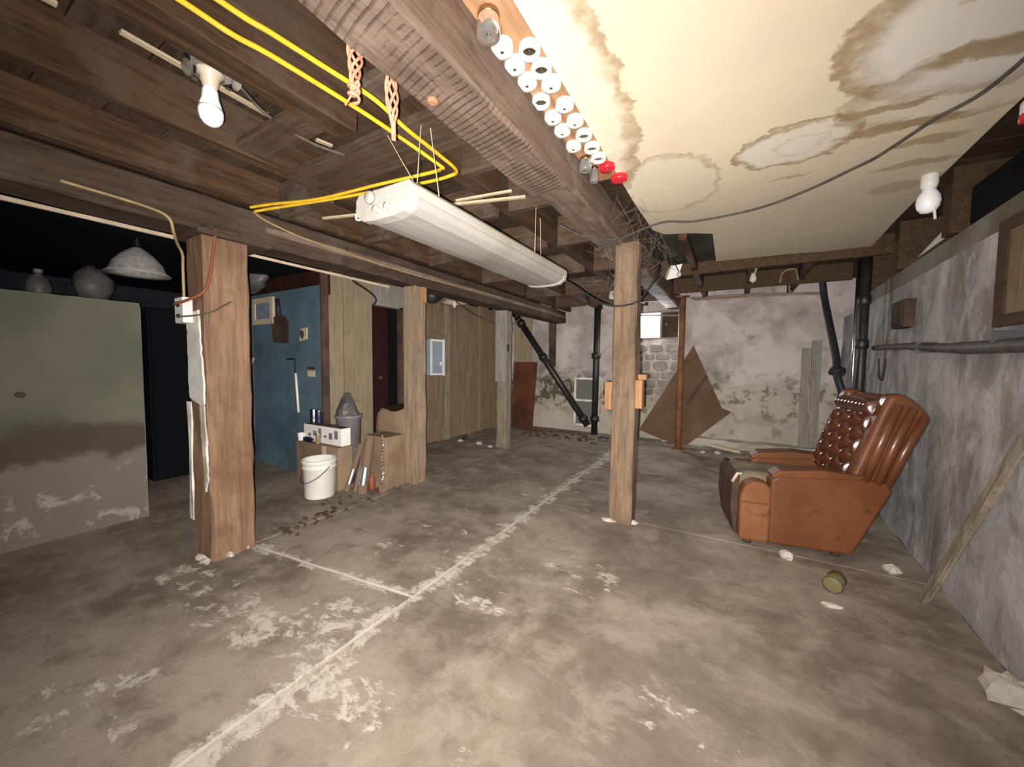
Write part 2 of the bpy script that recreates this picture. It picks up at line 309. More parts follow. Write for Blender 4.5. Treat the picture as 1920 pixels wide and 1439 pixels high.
# ------------------------------------------------------------------ mesh helpers
RNG = random.Random(7)
class MB:
    def __init__(s): s.v = []; s.f = []
    def quad(s, *ps):
        b = len(s.v); s.v += [Vector(p) for p in ps]; s.f.append(tuple(range(b, b+len(ps)))); return s
    def box(s, x0, x1, y0, y1, z0, z1):
        b = len(s.v)
        s.v += [Vector(p) for p in ((x0, y0, z0), (x1, y0, z0), (x1, y1, z0), (x0, y1, z0), (x0, y0, z1), (x1, y0, z1), (x1, y1, z1), (x0, y1, z1))]
        s.f += [tuple(b+i for i in q) for q in ((0, 3, 2, 1), (4, 5, 6, 7), (0, 1, 5, 4), (1, 2, 6, 5), (2, 3, 7, 6), (3, 0, 4, 7))]; return s
    def obox(s, p0, p1, w, h, up=(0, 0, 1)):          # a bar from p0 to p1
        p0, p1 = Vector(p0), Vector(p1); d = (p1-p0).normalized(); u = Vector(up)
        r = d.cross(u)
        if r.length < 1e-4: r = d.cross(Vector((1, 0, 0)))
        r.normalize(); u = r.cross(d); b = len(s.v)
        for p in (p0, p1):
            for a, c in ((-1, -1), (1, -1), (1, 1), (-1, 1)): s.v.append(p + r*(a*w/2) + u*(c*h/2))
        s.f += [tuple(b+i for i in q) for q in ((0, 1, 2, 3), (7, 6, 5, 4), (0, 4, 5, 1), (1, 5, 6, 2), (2, 6, 7, 3), (3, 7, 4, 0))]; return s
    def ring(s, pts): b = len(s.v); s.v += [Vector(p) for p in pts]; return list(range(b, b+len(pts)))
    def loft(s, rings, cap=True, closed=True):
        ids = [s.ring(r) for r in rings]; n = len(ids[0])
        for a, c in zip(ids, ids[1:]):
            for i in range(n if closed else n-1):
                j = (i+1) % n; s.f.append((a[i], a[j], c[j], c[i]))
        if cap: s.f.append(tuple(reversed(ids[0]))); s.f.append(tuple(ids[-1]))
        return s
    def tube(s, pts, r, n=8, cap=True):
        pts = [Vector(p) for p in pts]; rs = r if isinstance(r, (list, tuple)) else [r]*len(pts); rings = []
        t0 = (pts[1]-pts[0]).normalized(); ref = Vector((0, 0, 1)) if abs(t0.z) < .9 else Vector((1, 0, 0))
        u = t0.cross(ref).normalized()
        for i, p in enumerate(pts):
            t = (pts[min(i+1, len(pts)-1)]-pts[max(i-1, 0)])
            t = t.normalized() if t.length > 1e-9 else t0
            u = (u - t*u.dot(t)); u = u.normalized() if u.length > 1e-6 else t.cross(Vector((.3, .5, .8))).normalized()
            w = t.cross(u)
            rings.append([p + (u*math.cos(k*2*math.pi/n) + w*math.sin(k*2*math.pi/n))*rs[i] for k in range(n)])
        return s.loft(rings, cap)
    def lathe(s, prof, n=24, c=(0, 0, 0), ax=(0, 0, 1), cap=True):
        c = Vector(c); a = Vector(ax).normalized(); u = a.orthogonal().normalized(); w = a.cross(u)
        return s.loft([[c + a*z + (u*math.cos(k*2*math.pi/n) + w*math.sin(k*2*math.pi/n))*max(r, 1e-4) for k in range(n)] for r, z in prof], cap)
    def prism(s, poly, vec):
        p = [Vector(q) for q in poly]; v = Vector(vec); return s.loft([p, [q+v for q in p]])
    def grid(s, fn, nu, nv):
        ids = [[None]*(nv+1) for _ in range(nu+1)]
        for i in range(nu+1):
            for j in range(nv+1): s.v.append(Vector(fn(i/nu, j/nv))); ids[i][j] = len(s.v)-1
        for i in range(nu):
            for j in range(nv): s.f.append((ids[i][j], ids[i+1][j], ids[i+1][j+1], ids[i][j+1]))
        return s
    def blob(s, c, r, n=10, m=7, jit=.2, seed=0):
        rg = random.Random(seed); c = Vector(c); r = Vector(r) if hasattr(r, '__len__') else Vector((r, r, r)); rings = []
        for i in range(m+1):
            ph = math.pi*(i+.02)/(m+.04); ring = []
            for k in range(n):
                th = 2*math.pi*k/n; q = 1+rg.uniform(-jit, jit)
                ring.append(c + Vector((r.x*math.sin(ph)*math.cos(th)*q, r.y*math.sin(ph)*math.sin(th)*q, -r.z*math.cos(ph)*q)))
            rings.append(ring)
        return s.loft(rings)
    def timber(s, p0, p1, w, h, seg=14, jit=.006, ch=.012, seed=1, up=(0, 0, 1)):
        p0, p1 = Vector(p0), Vector(p1); d = (p1-p0).normalized(); u = Vector(up); r = d.cross(u)
        if r.length < 1e-3: r = Vector((1, 0, 0))
        r.normalize(); u = r.cross(d); rings = []
        base = [(-w/2, -h/2+ch), (-w/2+ch, -h/2), (0, -h/2), (w/2-ch, -h/2), (w/2, -h/2+ch), (w/2, 0), (w/2, h/2-ch), (w/2-ch, h/2), (0, h/2), (-w/2+ch, h/2), (-w/2, h/2-ch), (-w/2, 0)]
        for i in range(seg+1):
            p = p0.lerp(p1, i/seg); ring = []
            for k, (a, b) in enumerate(base):
                q = Vector((p.x*3.1+k*1.7, p.y*3.1+seed*5.3, p.z*3.1+k*.9))
                ring.append(p + r*(a+mnoise.noise(q*1.7)*jit*1.6) + u*(b+mnoise.noise(q*1.7+Vector((9, 4, 2)))*jit*1.6))
            rings.append(ring)
        return s.loft(rings)
    def build(s, name, m, parent=None, origin=None, smooth=False, bevel=0):
        if origin is None:
            if parent is not None: o0 = Vector((0, 0, 0))
            else:
                xs = [p.x for p in s.v]; ys = [p.y for p in s.v]; zs = [p.z for p in s.v]
                o0 = Vector(((min(xs)+max(xs))/2, (min(ys)+max(ys))/2, min(zs)))
        else: o0 = Vector(origin)
        shift = o0
        if parent is not None and origin is None: shift = Vector(WORLD.get(parent.name, (0, 0, 0)))
        me = bpy.data.meshes.new(name); me.from_pydata([tuple(p-shift) for p in s.v], [], s.f); me.update()
        if smooth:
            for p in me.polygons: p.use_smooth = True
        o = bpy.data.objects.new(name, me); COL.objects.link(o); me.materials.append(M[m] if isinstance(m, str) else m)
        if parent is not None:
            o.parent = parent; WORLD[o.name] = tuple(shift)
        else:
            o.location = o0; WORLD[o.name] = tuple(o0)
        if bevel:
            bv = o.modifiers.new('bevel', 'BEVEL'); bv.width = bevel; bv.segments = 2; bv.limit_method = 'ANGLE'
        return o
WORLD = {}
def smooth_path(pts, k=6):
    P = [Vector(p) for p in pts]; out = []
    for i in range(len(P)-1):
        a, b, c, d = P[max(i-1, 0)], P[i], P[i+1], P[min(i+2, len(P)-1)]
        for j in range(k):
            t = j/k; out.append(.5*((2*b)+(c-a)*t+(2*a-5*b+4*c-d)*t*t+(3*b-a-3*c+d)*t**3))
    out.append(P[-1]); return out
def tag(o, label, cat, group=None):
    o['label'] = label; o['category'] = cat
    if group: o['group'] = group
    return o
def thing(name, loc, label, cat, group=None, rz=0):
    o = bpy.data.objects.new(name, None); COL.objects.link(o); o.location = loc; o.rotation_euler = (0, 0, rz); o.empty_display_size = .05
    WORLD[o.name] = tuple(loc); return tag(o, label, cat, group)
def struct(o, label=None):
    o['kind'] = 'structure'
    if label: o['label'] = label
    return o
def sroot(name, loc=(0, 0, 0)):
    o = bpy.data.objects.new(name, None); COL.objects.link(o); o.location = loc; WORLD[o.name] = tuple(loc); o['kind'] = 'structure'; return o
def cord(name, pts, r, m, label, cat='cable', k=6, n=7):
    return tag(MB().tube(smooth_path(pts, k), r, n).build(name, m, smooth=True), label, cat)

# ------------------------------------------------------------------ the setting
ZP = 2.35                                               # underside of the subfloor planks
def xf(y): return .92 + (y-1.0)*.05                     # foot of the right-hand wall, slightly out of square
def xr(y): return xf(y)+.045                            # the wall leans outward a little towards its top

# floor: slabs with open joints
fl = struct(MB().box(-6.7, 1.4, -1.6, 6.7, -.2, -.035).build('floor', 'dkbrown'), 'bare concrete floor with white salt bloom')
def slab(poly):
    MB().prism([(x, y, -.05) for x, y in poly], (0, 0, .05)).build('slab', 'floor', fl, bevel=.003)
g = .006
slab([(-1.37+g, -1.55), (1.3, -1.55), (1.3, 2.9), (-1.365+g, 2.9)])
slab([(-1.365+g, 2.9+g), (1.3, 2.9+g), (1.3, 6.6), (-1.36+g, 6.6)])
slab([(-6.6, -1.55), (-1.37-g, -1.55), (-1.37-g, 1.34), (-2.68, 1.19), (-6.6, 1.19)])
slab([(-2.68, 1.19+2*g), (-1.37-g, 1.34+2*g), (-1.36-g, 6.6), (-2.70, 6.6)])
slab([(-6.6, 1.19), (-2.68-1.5*g, 1.19), (-2.70-1.5*g, 6.6), (-6.6, 6.6)])

# right wall: rough concrete, ledge and rim space above
def wall_grid(name, m, o, ux, uy, nrm, nu, nv, amp, sc, th=.25, seed=0):
    o, ux, uy, nrm = Vector(o), Vector(ux), Vector(uy), Vector(nrm); b = MB()
    def fn(u, v):
        p = o+ux*u+uy*v; q = p*sc+Vector((seed, seed*2, 0))
        return p + nrm*amp*(mnoise.noise(q)+.5*mnoise.noise(q*2.3)+.25*mnoise.noise(q*5))
    b.grid(fn, nu, nv)
    k = [o, o+ux, o+ux+uy, o+uy]; back = [p-nrm*th for p in k]
    b.quad(*reversed(back))
    for i in range(4): b.quad(k[(i+1) % 4], k[i], back[i], back[(i+1) % 4])
    return struct(b.build(name, m, smooth=False))
wr = wall_grid('wall_right', 'wallr', (xf(6.6), 6.6, 0), (xf(-1.55)-xf(6.6), -8.15, 0), (.06, 0, 1.84), (-1, .0, 0), 110, 30, .016, 1.9, .3)
wr['label'] = 'grey whitewashed concrete wall behind the recliner'
MB().prism([(xr(1.2)+.01, 1.2, 1.84), (xr(5.2)+.01, 5.2, 1.84), (xr(5.2)+.16, 5.2, 1.84), (xr(1.2)+.16, 1.2, 1.84)], (0, 0, .12)).build('sill_plate', 'sill', wr)
MB().prism([(xr(-1.5)+.3, -1.5, 1.8), (xr(6.5)+.3, 6.5, 1.8), (xr(6.5)+.36, 6.6, 1.8), (xr(-1.5)+.36, -1.5, 1.8)], (0, 0, .6)).build('rim_board', 'rim', wr)
for y0, m in ((1.3, 'rim'), (2.28, 'rim'), (3.15, 'rim'), (4.1, 'rim'), (5.0, 'rim')):
    MB().box(xr(y0)-.02, xr(y0)+.31, y0, y0+.10, 1.97, 2.34).build('joist_end', m, wr)
MB().box(1.10, 1.26, 2.42, 3.10, 1.97, 2.20).build('dark_insulation', 'void', wr, bevel=.03)

# back wall with the window opening
wb = sroot('wall_back', (-1.3, 6.4, 0)); wb['label'] = 'mould-spotted plastered back wall'
def wb_part(x0, x1, z0, z1, nu, nv, seed):
    b = MB()
    def fn(u, v):
        p = Vector((x0+(x1-x0)*u, 6.4, z0+(z1-z0)*v)); q = p*1.8
        return p + Vector((0, 1, 0))*.018*(mnoise.noise(q)+.5*mnoise.noise(q*2.4)+.3*mnoise.noise(q*6))
    b.grid(fn, nu, nv); b.box(x0, x1, 6.43, 6.7, z0, z1)
    o = b.build('wall_section', 'wallb', wb); return o
wb_part(-4.0, -1.38, 0, 2.34, 40, 36, 1); wb_part(-.70, 1.7, 0, 2.34, 38, 36, 2)
wb_part(-1.38, -.70, 0, 1.62, 12, 24, 3); wb_part(-1.38, -.70, 2.08, 2.34, 12, 5, 4)
MB().timber((-.9, 6.28, .055), (1.02, 6.28, .055), .22, .11, 16, .02, .02, 3).build('footing_ledge', 'wallb', wb)
rgs = random.Random(31); zc = .70
while zc < 1.42:
    hh = rgs.uniform(.12, .19); xc = -1.42+rgs.uniform(-.1, .05)
    while xc < -.78:
        ww = rgs.uniform(.16, .30)
        ring = []
        for k in range(9):
            a = 2*math.pi*k/9+.2; cc, ss = math.cos(a), math.sin(a); q = 1/max(abs(cc), abs(ss))*rgs.uniform(.80, .93)*.97
            q = min(q, 1.18); ring.append((xc+ww/2+cc*q*ww/2, zc+hh/2+ss*q*hh/2))
        dep = rgs.uniform(.004, .018)
        MB().loft([[(x, 6.42, z) for x, z in ring], [(x, 6.395-dep*.5, z) for x, z in ring], [(xc+ww/2+(x-xc-ww/2)*.82, 6.386-dep, zc+hh/2+(z-zc-hh/2)*.82) for x, z in ring]]).build('stone', 'stone', wb)
        xc += ww
    zc += hh
w1 = sroot('window_1', (-1.04, 6.42, 1.62)); w1['label'] = 'small cellar window glaring with daylight'
f = MB()
for a in ((-1.38, -1.34, 1.62, 2.08), (-.74, -.70, 1.62, 2.08), (-1.34, -.74, 1.62, 1.65), (-1.34, -.74, 2.05, 2.08), (-1.02, -.99, 1.65, 2.05)):
    f.box(a[0], a[1], 6.46, 6.50, a[2], a[3])
wf = f.build('window_frame', 'greyplank', w1)
MB().box(-1.34, -1.02, 6.475, 6.485, 1.65, 2.05).build('pane', 'day', wf)
MB().box(-.99, -.74, 6.47, 6.49, 1.65, 2.05).build('shutter_board', 'dkbrown', wf)
MB().lathe([(.0, 0), (.02, 0), (.025, .02), (.0, .03)], 10, (-.93, 6.47, 1.86), (0, -1, 0)).build('latch', 'alu', wf)
MB().tube([(-1.36, 6.39, 2.02), (-.72, 6.37, 1.975)], .012, 6).build('window_bar', 'greyplank', w1)
MB().box(-.735, -.715, 6.36, 6.41, 1.63, 2.0).build('trim_strip', 'alu', w1)

# left side wall of vertical boards with a dark doorway
wl = sroot('wall_left', (-3.78, 4.4, 0)); wl['label'] = 'board wall on the left with a dark doorway'
MB().box(-4.0, -3.84, 3.5, 6.45, 0, 2.34).build('backing', 'void', wl)  # coloured near-black so the depth of the doorway looks unlit
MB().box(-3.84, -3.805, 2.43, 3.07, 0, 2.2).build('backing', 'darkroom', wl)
def vboards(y0, y1, n, x, z1, m, seed):
    rg = random.Random(seed); w = (y1-y0)/n
    for i in range(n):
        dx = rg.uniform(-.008, .008)
        MB().box(x-.035+dx, x+dx, y0+i*w+.003, y0+(i+1)*w-.003, rg.uniform(0, .02), z1-rg.uniform(0, .05)).build('board', m, wl, bevel=.003)
vboards(2.42, 3.07, 5, -3.77, 2.19, 'board_b', 2)
vboards(3.52, 6.38, 15, -3.80, 2.22, 'board_d', 3)
MB().box(-3.84, -3.74, 3.07, 3.55, 1.90, 2.2).build('lintel', 'greyplank', wl)
MB().box(-3.80, -3.74, 3.485, 3.53, 0, 1.92).build('door_jamb', 'dkbrown', wl)
for y0 in (4.42, 5.3): MB().box(-3.80, -3.75, y0, y0+.07, .02, 2.2).build('batten', 'post_g' if y0 < 5 else 'board_d', wl)
d1 = struct(MB().box(-4.22, -4.16, 2.9, 4.3, 0, 2.34).build('door_1', 'maroon'), 'dark maroon door standing deep in the doorway')
MB().lathe([(0, 0), (.03, 0), (.03, .03), (0, .05)], 10, (-4.16, 3.5, 1.0), (1, 0, 0)).build('door_knob', 'dkbrown', d1)
# blue partition beside the doorway
wsd = struct(MB().box(-6.6, -3.60, 2.3, 2.36, 0, 1.98).build('wall_workshop', 'blue'), 'blue painted tool board wall beside the bucket')
b = MB()
for x0 in (-6.2, -5.6, -5.0): b.box(x0, x0+.05, 2.292, 2.302, 0, 1.97)
b.build('batten', 'blue', wsd)
MB().box(-6.6, -3.60, 2.36, 2.41, 1.90, 2.34).build('header_board', 'maroon', wsd)
MB().box(-3.60, -3.575, 2.295, 2.37, 0, 2.13).build('corner_strip', 'dkbrown', wsd)
# far and rear enclosure
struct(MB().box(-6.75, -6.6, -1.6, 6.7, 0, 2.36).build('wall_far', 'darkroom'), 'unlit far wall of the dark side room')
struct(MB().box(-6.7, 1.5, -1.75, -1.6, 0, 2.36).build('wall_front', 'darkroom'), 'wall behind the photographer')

# ceiling: subfloor planks, joists, blocking
ce = struct(MB().box(-6.7, 1.5, -1.6, 6.7, ZP+.032, ZP+.06).build('ceiling', 'sub'), 'exposed plank and joist ceiling')
y = -1.6; i = 0
rg = random.Random(5)
while y < 6.6:
    w = rg.uniform(.17, .22)
    MB().box(-6.6, 1.4, y+.003, y+w-.003, ZP-rg.uniform(0, .004), ZP+.03).build('plank', 'sub', ce)
    y += w
def joist(x0, x1, y0, y1, z0, seed, m='joist'):
    MB().timber(((x0+x1)/2, y0, (z0+ZP)/2), ((x0+x1)/2, y1, (z0+ZP)/2), x1-x0, ZP-z0, 16, .004, .005, seed).build('joist', m, ce)
for k, (x0, x1, z0) in enumerate(((-1.30, -1.20, 2.17), (-1.51, -1.385, 2.165), (-2.02, -1.955, 2.15), (-2.60, -2.53, 2.15), (-3.35, -3.28, 2.16), (-4.0, -3.93, 2.16), (-4.7, -4.63, 2.16), (-5.4, -5.33, 2.16), (-6.1, -6.03, 2.16))):
    joist(x0, x1, -1.5, 1.06 if k == 1 else 6.4, z0, k+1)
for k, x0 in enumerate((-.40, .12, .62)): joist(x0, x0+.06, 3.3 if k == 0 else 4.45, 6.4, 2.2, k+30)
def blockb(x0, x1, y0, y1, z0, z1, m='block'):
    MB().box(x0, x1, y0, y1, z0, z1).build('blocking', m, ce, bevel=.004)
blockb(-1.955, -1.51, .86, 1.0, 2.17, 2.20); blockb(-1.955, -.92, 1.09, 1.31, 2.13, 2.165); blockb(-1.2, -.92, .93, 1.06, 2.2, 2.24)
blockb(-1.2, -.92, 1.52, 1.56, 2.14, 2.34); blockb(-2.53, -2.02, 1.35, 1.39, 2.12, 2.34)
for yy in (1.98, 2.72, 3.6, 4.7, 5.7):
    blockb(-2.53, -2.02, yy, yy+.045, 2.13, 2.34); blockb(-1.955, -1.30, yy+.02, yy+.065, 2.13, 2.34); blockb(-1.20, -.90, yy, yy+.045, 2.12, 2.34)
MB().box(-.62, -.10, 3.15, 4.42, 2.285, 2.30).build('dark_ceiling_sheet', 'green_dark', ce)
blockb(-.70, 1.2, 4.42, 4.47, 2.17, 2.34, 'rim'); blockb(-.70, 1.1, 5.4, 5.45, 2.15, 2.34, 'rim')
MB().box(-6.6, -2.92, -1.5, 2.3, 2.135, 2.15).build('dark_ceiling_sheet', 'void', ce)  # added black sheet, its colour stands in for the unlit ceiling
# pale laths nailed under the planks
def lath(p0, p1, w=.022, h=.01): MB().obox(p0, p1, w, h).build('lath', 'lath', ce)
lath((-1.845, -.4, 2.30), (-1.84, .33, 2.30)); lath((-1.80, .46, 2.30), (-1.82, .93, 2.30)); lath((-1.86, 1.18, 2.33), (-1.84, 1.255, 2.33))
lath((-2.35, 1.53, 2.145), (-1.02, 1.87, 2.13), .02, .012); lath((-1.39, 1.72, 2.13), (-1.05, 1.77, 2.13), .016, .01)

# white ceiling board
b = MB()
poly = [(-.58, -1.5), (.93, -1.5), (.94, 2.4), (.97, 3.6), (1.02, 4.5), (.4, 4.36), (-.17, 4.33), (-.165, 3.42), (-.3, 3.33), (-.5, 3.25), (-.565, 3.1), (-.58, 2.5)]
b.prism([(x, yy, 2.25) for x, yy in poly], (0, 0, .015))
struct(b.build('ceiling_panel', 'ceil'), 'cream ceiling board with brown water stains')

# ------------------------------------------------------------------ timbers
def lone(name, mb, m, label, cat, group=None, bevel=0, smooth=False): return tag(mb.build(name, m, bevel=bevel, smooth=smooth), label, cat, group)
lone('ceiling_beam', MB().timber((-.815, -1.5, 2.175), (-.815, 1.72, 2.175), .21, .25, 40, .006, .014, 2), 'beam', 'thick saw-marked timber beam beside the row of jar lids', 'beam', 'ceiling beams')
lone('ceiling_beam', MB().timber((-.81, 1.73, 2.19), (-.81, 6.38, 2.19), .19, .22, 40, .006, .014, 4), 'beam2', 'dusty timber beam running on from the saw-marked beam to the back wall', 'beam', 'ceiling beams')
lone('ceiling_beam', MB().timber((-2.745, -1.5, 2.05), (-2.745, 6.38, 2.05), .25, .205, 60, .006, .014, 6), 'beaml', 'dark timber beam resting on the three left posts', 'beam', 'ceiling beams')
lone('ledger_strip', MB().timber((-2.605, 1.3, 2.045), (-2.605, 6.3, 2.045), .03, .045, 30, .003, .004, 8), 'beam2', 'grey ledger strip nailed along the side of the dark left beam', 'board')
lone('pale_batten', MB().timber((-2.885, -1.0, 1.935), (-2.885, .93, 1.935), .02, .02, 12, .002, .003, 9), 'tag', 'thin pale batten under the beam left of the outlet post', 'batten')
lone('pale_batten', MB().timber((-2.885, 1.25, 1.935), (-2.885, 2.55, 1.935), .02, .02, 12, .002, .004, 10), 'tag', 'thin off-white batten under the beam above the blue wall', 'batten')

def post(x0, x1, y0, y1, z1, m, label, seed, jit=.006):
    t = thing('timber_post', ((x0+x1)/2, (y0+y1)/2, 0), label, 'post', 'timber posts')
    MB().timber(((x0+x1)/2, (y0+y1)/2, 0), ((x0+x1)/2, (y0+y1)/2, z1), y1-y0, x1-x0, 22, jit, .012, seed, up=(1, 0, 0)).build('shaft', m, t)
    return t
p1 = post(-2.87, -2.63, .975, 1.21, 1.95, 'post_o', 'thick orange-brown timber post with the electric outlet and chipped white paint', 11)
# chipped paint on the outlet post
def flake(y, pts, name='paint_patch'):
    rgk = random.Random(len(pts)*7); out = []
    for i in range(len(pts)):
        a, c = Vector(pts[i]), Vector(pts[(i+1) % len(pts)]); nseg = max(2, int((c-a).length/.03))
        for k in range(nseg):
            q = a.lerp(c, k/nseg); out.append(Vector((q[0]+rgk.uniform(-.006, .006), y, q[1]+rgk.uniform(-.006, .006))))
    MB().prism(out, (0, .012, 0)).build(name, 'white_paint', p1)
flake(.9655, [(-2.86, 1.50), (-2.70, 1.50), (-2.665, 1.1), (-2.655, .95), (-2.69, .93), (-2.86, .98)])
flake(.9655, [(-2.72, .93), (-2.66, .93), (-2.645, .5), (-2.68, .42), (-2.70, .6)])
MB().timber((-2.915, .99, .2), (-2.885, .985, .95), .055, .025, 8, .004, .004, 3, up=(0, 1, 0)).build('white_strip', 'white_paint', p1)
MB().box(-2.91, -2.59, .94, 1.33, 1.925, 1.955).build('bearing_plate', 'beaml', p1, bevel=.006)
rgk = random.Random(3)
for k in range(6):
    MB().blob((-2.66+rgk.uniform(-.12, .06), .95+rgk.uniform(-.02, .25)*(k > 2), .012), (rgk.uniform(.02, .05), rgk.uniform(.015, .03), .016), 8, 5, .25, k).build('mortar_lump', 'rubble', p1)
p2 = post(-2.82, -2.66, 2.66, 2.82, 1.96, 'post_t', 'weathered tan timber post beside the cardboard box', 12)
MB().box(-2.665, -2.635, 2.75, 2.80, 1.80, 1.95).build('shim', 'orange_wood', p2)
MB().box(-2.67, -2.63, 2.655, 2.665, .0, 1.9).build('corner_strip', 'post_t', p2)
p3 = post(-2.90, -2.74, 4.50, 4.66, 1.96, 'post_g', 'greyed timber post in front of the rust-red board', 13)
MB().box(-2.91, -2.73, 4.485, 4.5, .95, 1.95).build('facing_board', 'greyplank', p3)
MB().box(-2.74, -2.72, 4.52, 4.56, 1.38, 1.48).build('switch', 'black', p3)
p4 = post(-.775, -.605, 2.80, 2.96, 2.09, 'post_m', 'slim orange-brown timber post with cleats standing mid-room', 14)
MB().box(-.83, -.774, 2.82, 2.90, .86, 1.07).build('cleat', 'orange_wood', p4, bevel=.004)
MB().box(-.606, -.555, 2.82, 2.90, .88, 1.09).build('cleat', 'orange_wood', p4, bevel=.004)
MB().box(-.6, -.54, 2.88, 2.95, 1.09, 1.13).build('cleat', 'orange_wood', p4, bevel=.004)
rgk = random.Random(9)
for k in range(2):
    MB().blob((-.69+.14*(k*2-1)*.6, 2.80+.05*k, .012), (.05, .03, .015), 8, 5, .3, k).build('mortar_lump', 'rubble', p4)

# steel column, iron pipes
sc_ = thing('steel_column', (-.62, 5.75, 0), 'thin rusty steel column in front of the leaning brown board', 'column')
MB().tube([(-.62, 5.75, .015), (-.62, 5.75, 2.16)], .042, 14).build('shaft', 'rust', sc_, smooth=True)
MB().box(-.70, -.54, 5.67, 5.83, 0, .016).build('base_plate', 'rust', sc_); MB().box(-.70, -.54, 5.67, 5.83, 2.15, 2.165).build('top_plate', 'rust', sc_)
vp = thing('drain_stack', (-2.0, 6.22, 0), 'upright black cast-iron drain pipe against the back wall', 'pipe')
pp = MB().tube([(-2.0, 6.22, 0), (-1.98, 6.22, 2.34)], .055, 16).build('pipe', 'black_iron', vp, smooth=True)
for z in (.22, 1.3, 2.2): MB().lathe([(.055, 0), (.075, .005), (.075, .09), (.055, .1)], 16, (-1.995, 6.22, z)).build('hub', 'black_iron', pp, smooth=True)
dp = thing('drain_branch', (-2.1, 6.2, .12), 'black cast-iron drain pipe slanting down across the back wall', 'pipe')
pp = MB().tube([(-3.62, 6.14, 2.24), (-2.10, 6.16, .15)], .058, 16).build('pipe', 'black_iron', dp, smooth=True)
for t0 in (.12, .42, .93):
    a = Vector((-3.62, 6.14, 2.24)).lerp(Vector((-2.10, 6.16, .15)), t0)
    MB().lathe([(.056, 0), (.078, .005), (.078, .08), (.056, .09)], 16, a, (1.52, .02, -2.09)).build('hub', 'black_iron', pp, smooth=True)
MB().tube([(-3.50, 6.02, 2.05), (-3.36, 6.02, 2.14)], .014, 6).build('clamp', 'alu', dp)

# ------------------------------------------------------------------ jar lids on the knotty board
lone('lid_board', MB().timber((-.645, -1.4, 2.262), (-.645, 2.14, 2.262), .135, .024, 24, .002, .003, 3), 'grainy', 'orange-brown knotty board carrying the rows of jar lids', 'board')
LZ = 2.25
def lid(x, y, r, open_, label, m='lid', grp='white jar lids'):
    t = thing('jar_lid', (x, y, LZ), label, 'lid', grp)
    if open_:
        cp = MB().lathe([(r*.96, 0), (r, -.006), (r, -.022), (r*.93, -.026), (r*.66, -.026), (r*.62, -.022), (r*.62, -.008), (.001, -.008)], 28, (x, y, LZ), cap=False).build('band', m, t, smooth=True)
        MB().lathe([(r*.6, -.010), (r*.6, -.0125), (.001, -.0125)], 24, (x, y, LZ), cap=False).build('recess', 'lid_in', cp)
    else:
        cp = MB().lathe([(r*.96, 0), (r, -.006), (r, -.022), (r*.93, -.027), (r*.5, -.027), (.001, -.025)], 28, (x, y, LZ), cap=False).build('cap', m, t, smooth=True)
    MB().lathe([(.006, 0), (.006, -.003), (.001, -.0045)], 8, (x, y, LZ-.0085 if open_ else LZ-.0255)).build('screw', 'alu', cp)
    return t
ordn = ['first', 'second', 'third', 'fourth', 'fifth', 'sixth', 'seventh', 'eighth', 'ninth', 'tenth']
for i, (yy, op) in enumerate(((1.085, 0), (1.168, 0), (1.258, 0), (1.375, 1), (1.488, 0), (1.590, 0), (1.727, 0))):
    lid(-.685, yy, .037, op, f'white jar lid on the beam side of the board, {ordn[i]} from the big glass jar')
for i, (yy, op) in enumerate(((1.138, 1), (1.228, 1), (1.31, 0), (1.44, 0), (1.555, 0), (1.667, 1), (1.780, 1), (1.882, 1))):
    lid(-.612, yy, .037, op, f'white jar lid on the ceiling side of the board, {ordn[i]} from the big glass jar')
lid(-.60, 1.99, .040, 0, 'red plastic lid at the end of the white lids', 'red', 'red plastic lids')
lid(-.575, 2.14, .044, 0, 'larger red plastic lid nearest the mid-room post', 'red', 'red plastic lids')
def jar(x, y, r, h, m, label, name='glass_jar'):
    t = thing(name, (x, y, LZ-.02-h), label, 'jar', 'glass jars screwed up under the lids')
    MB().lathe([(r*.9, LZ), (r*.92, LZ-.004), (r*.92, LZ-.012), (r*.9, LZ-.015)], 24, (x, y, 0)).build('cap', 'brass', t, smooth=True)
    z = LZ-.013
    MB().lathe([(r*.88, z), (r*.9, z-.01), (r, z-.022), (r, z-h+.012), (r*.9, z-h), (.002, z-h+.004), (.002, z-h+.008), (r*.86, z-h+.008), (r*.94, z-h+.018), (r*.94, z-.024), (r*.83, z-.010), (r*.83, z)], 28, (x, y, 0), cap=False).build('jar_body', m, t, smooth=True)
    return t
jar(-.665, .975, .037, .055, 'glass', 'big clear glass jar nearest the camera at the head of the lid rows')
jar(-.675, 1.87, .032, .058, 'dusty_glass', 'dusty grey glass jar hanging by the red lids')
jar(-.665, 1.98, .022, .068, 'dusty_glass', 'small brownish jar between the grey jar and the red lids')

# ------------------------------------------------------------------ ceiling fittings and cords
# bulb with octagon box
t = thing('ceiling_light', (-1.60, .62, 2.165), 'white bulb in a porcelain socket under a metal ceiling box', 'lamp')
bx, by = -1.60, .63
jb = MB().lathe([(.072, 2.34), (.074, 2.215), (.064, 2.205), (.002, 2.205)], 8, (bx, by, 0)).build('junction_box', 'galv', t)
for a in (.4, 1.9, 3.4, 4.9):
    q = Vector((bx+math.cos(a)*.07, by+math.sin(a)*.07, 2.235))
    MB().tube([q, q+Vector((math.cos(a)*.035, math.sin(a)*.035, 0))], [.018, .022], 8).build('connector', 'galv', jb)
    MB().box(q.x-.008, q.x+.008, q.y-.008, q.y+.008, 2.195, 2.215).build('screw_lug', 'alu', jb)
MB().lathe([(.040, 2.207), (.042, 2.195), (.028, 2.185), (.022, 2.155), (.019, 2.15)], 20, (bx, by, 0)).build('socket', 'porcelain', t, smooth=True)
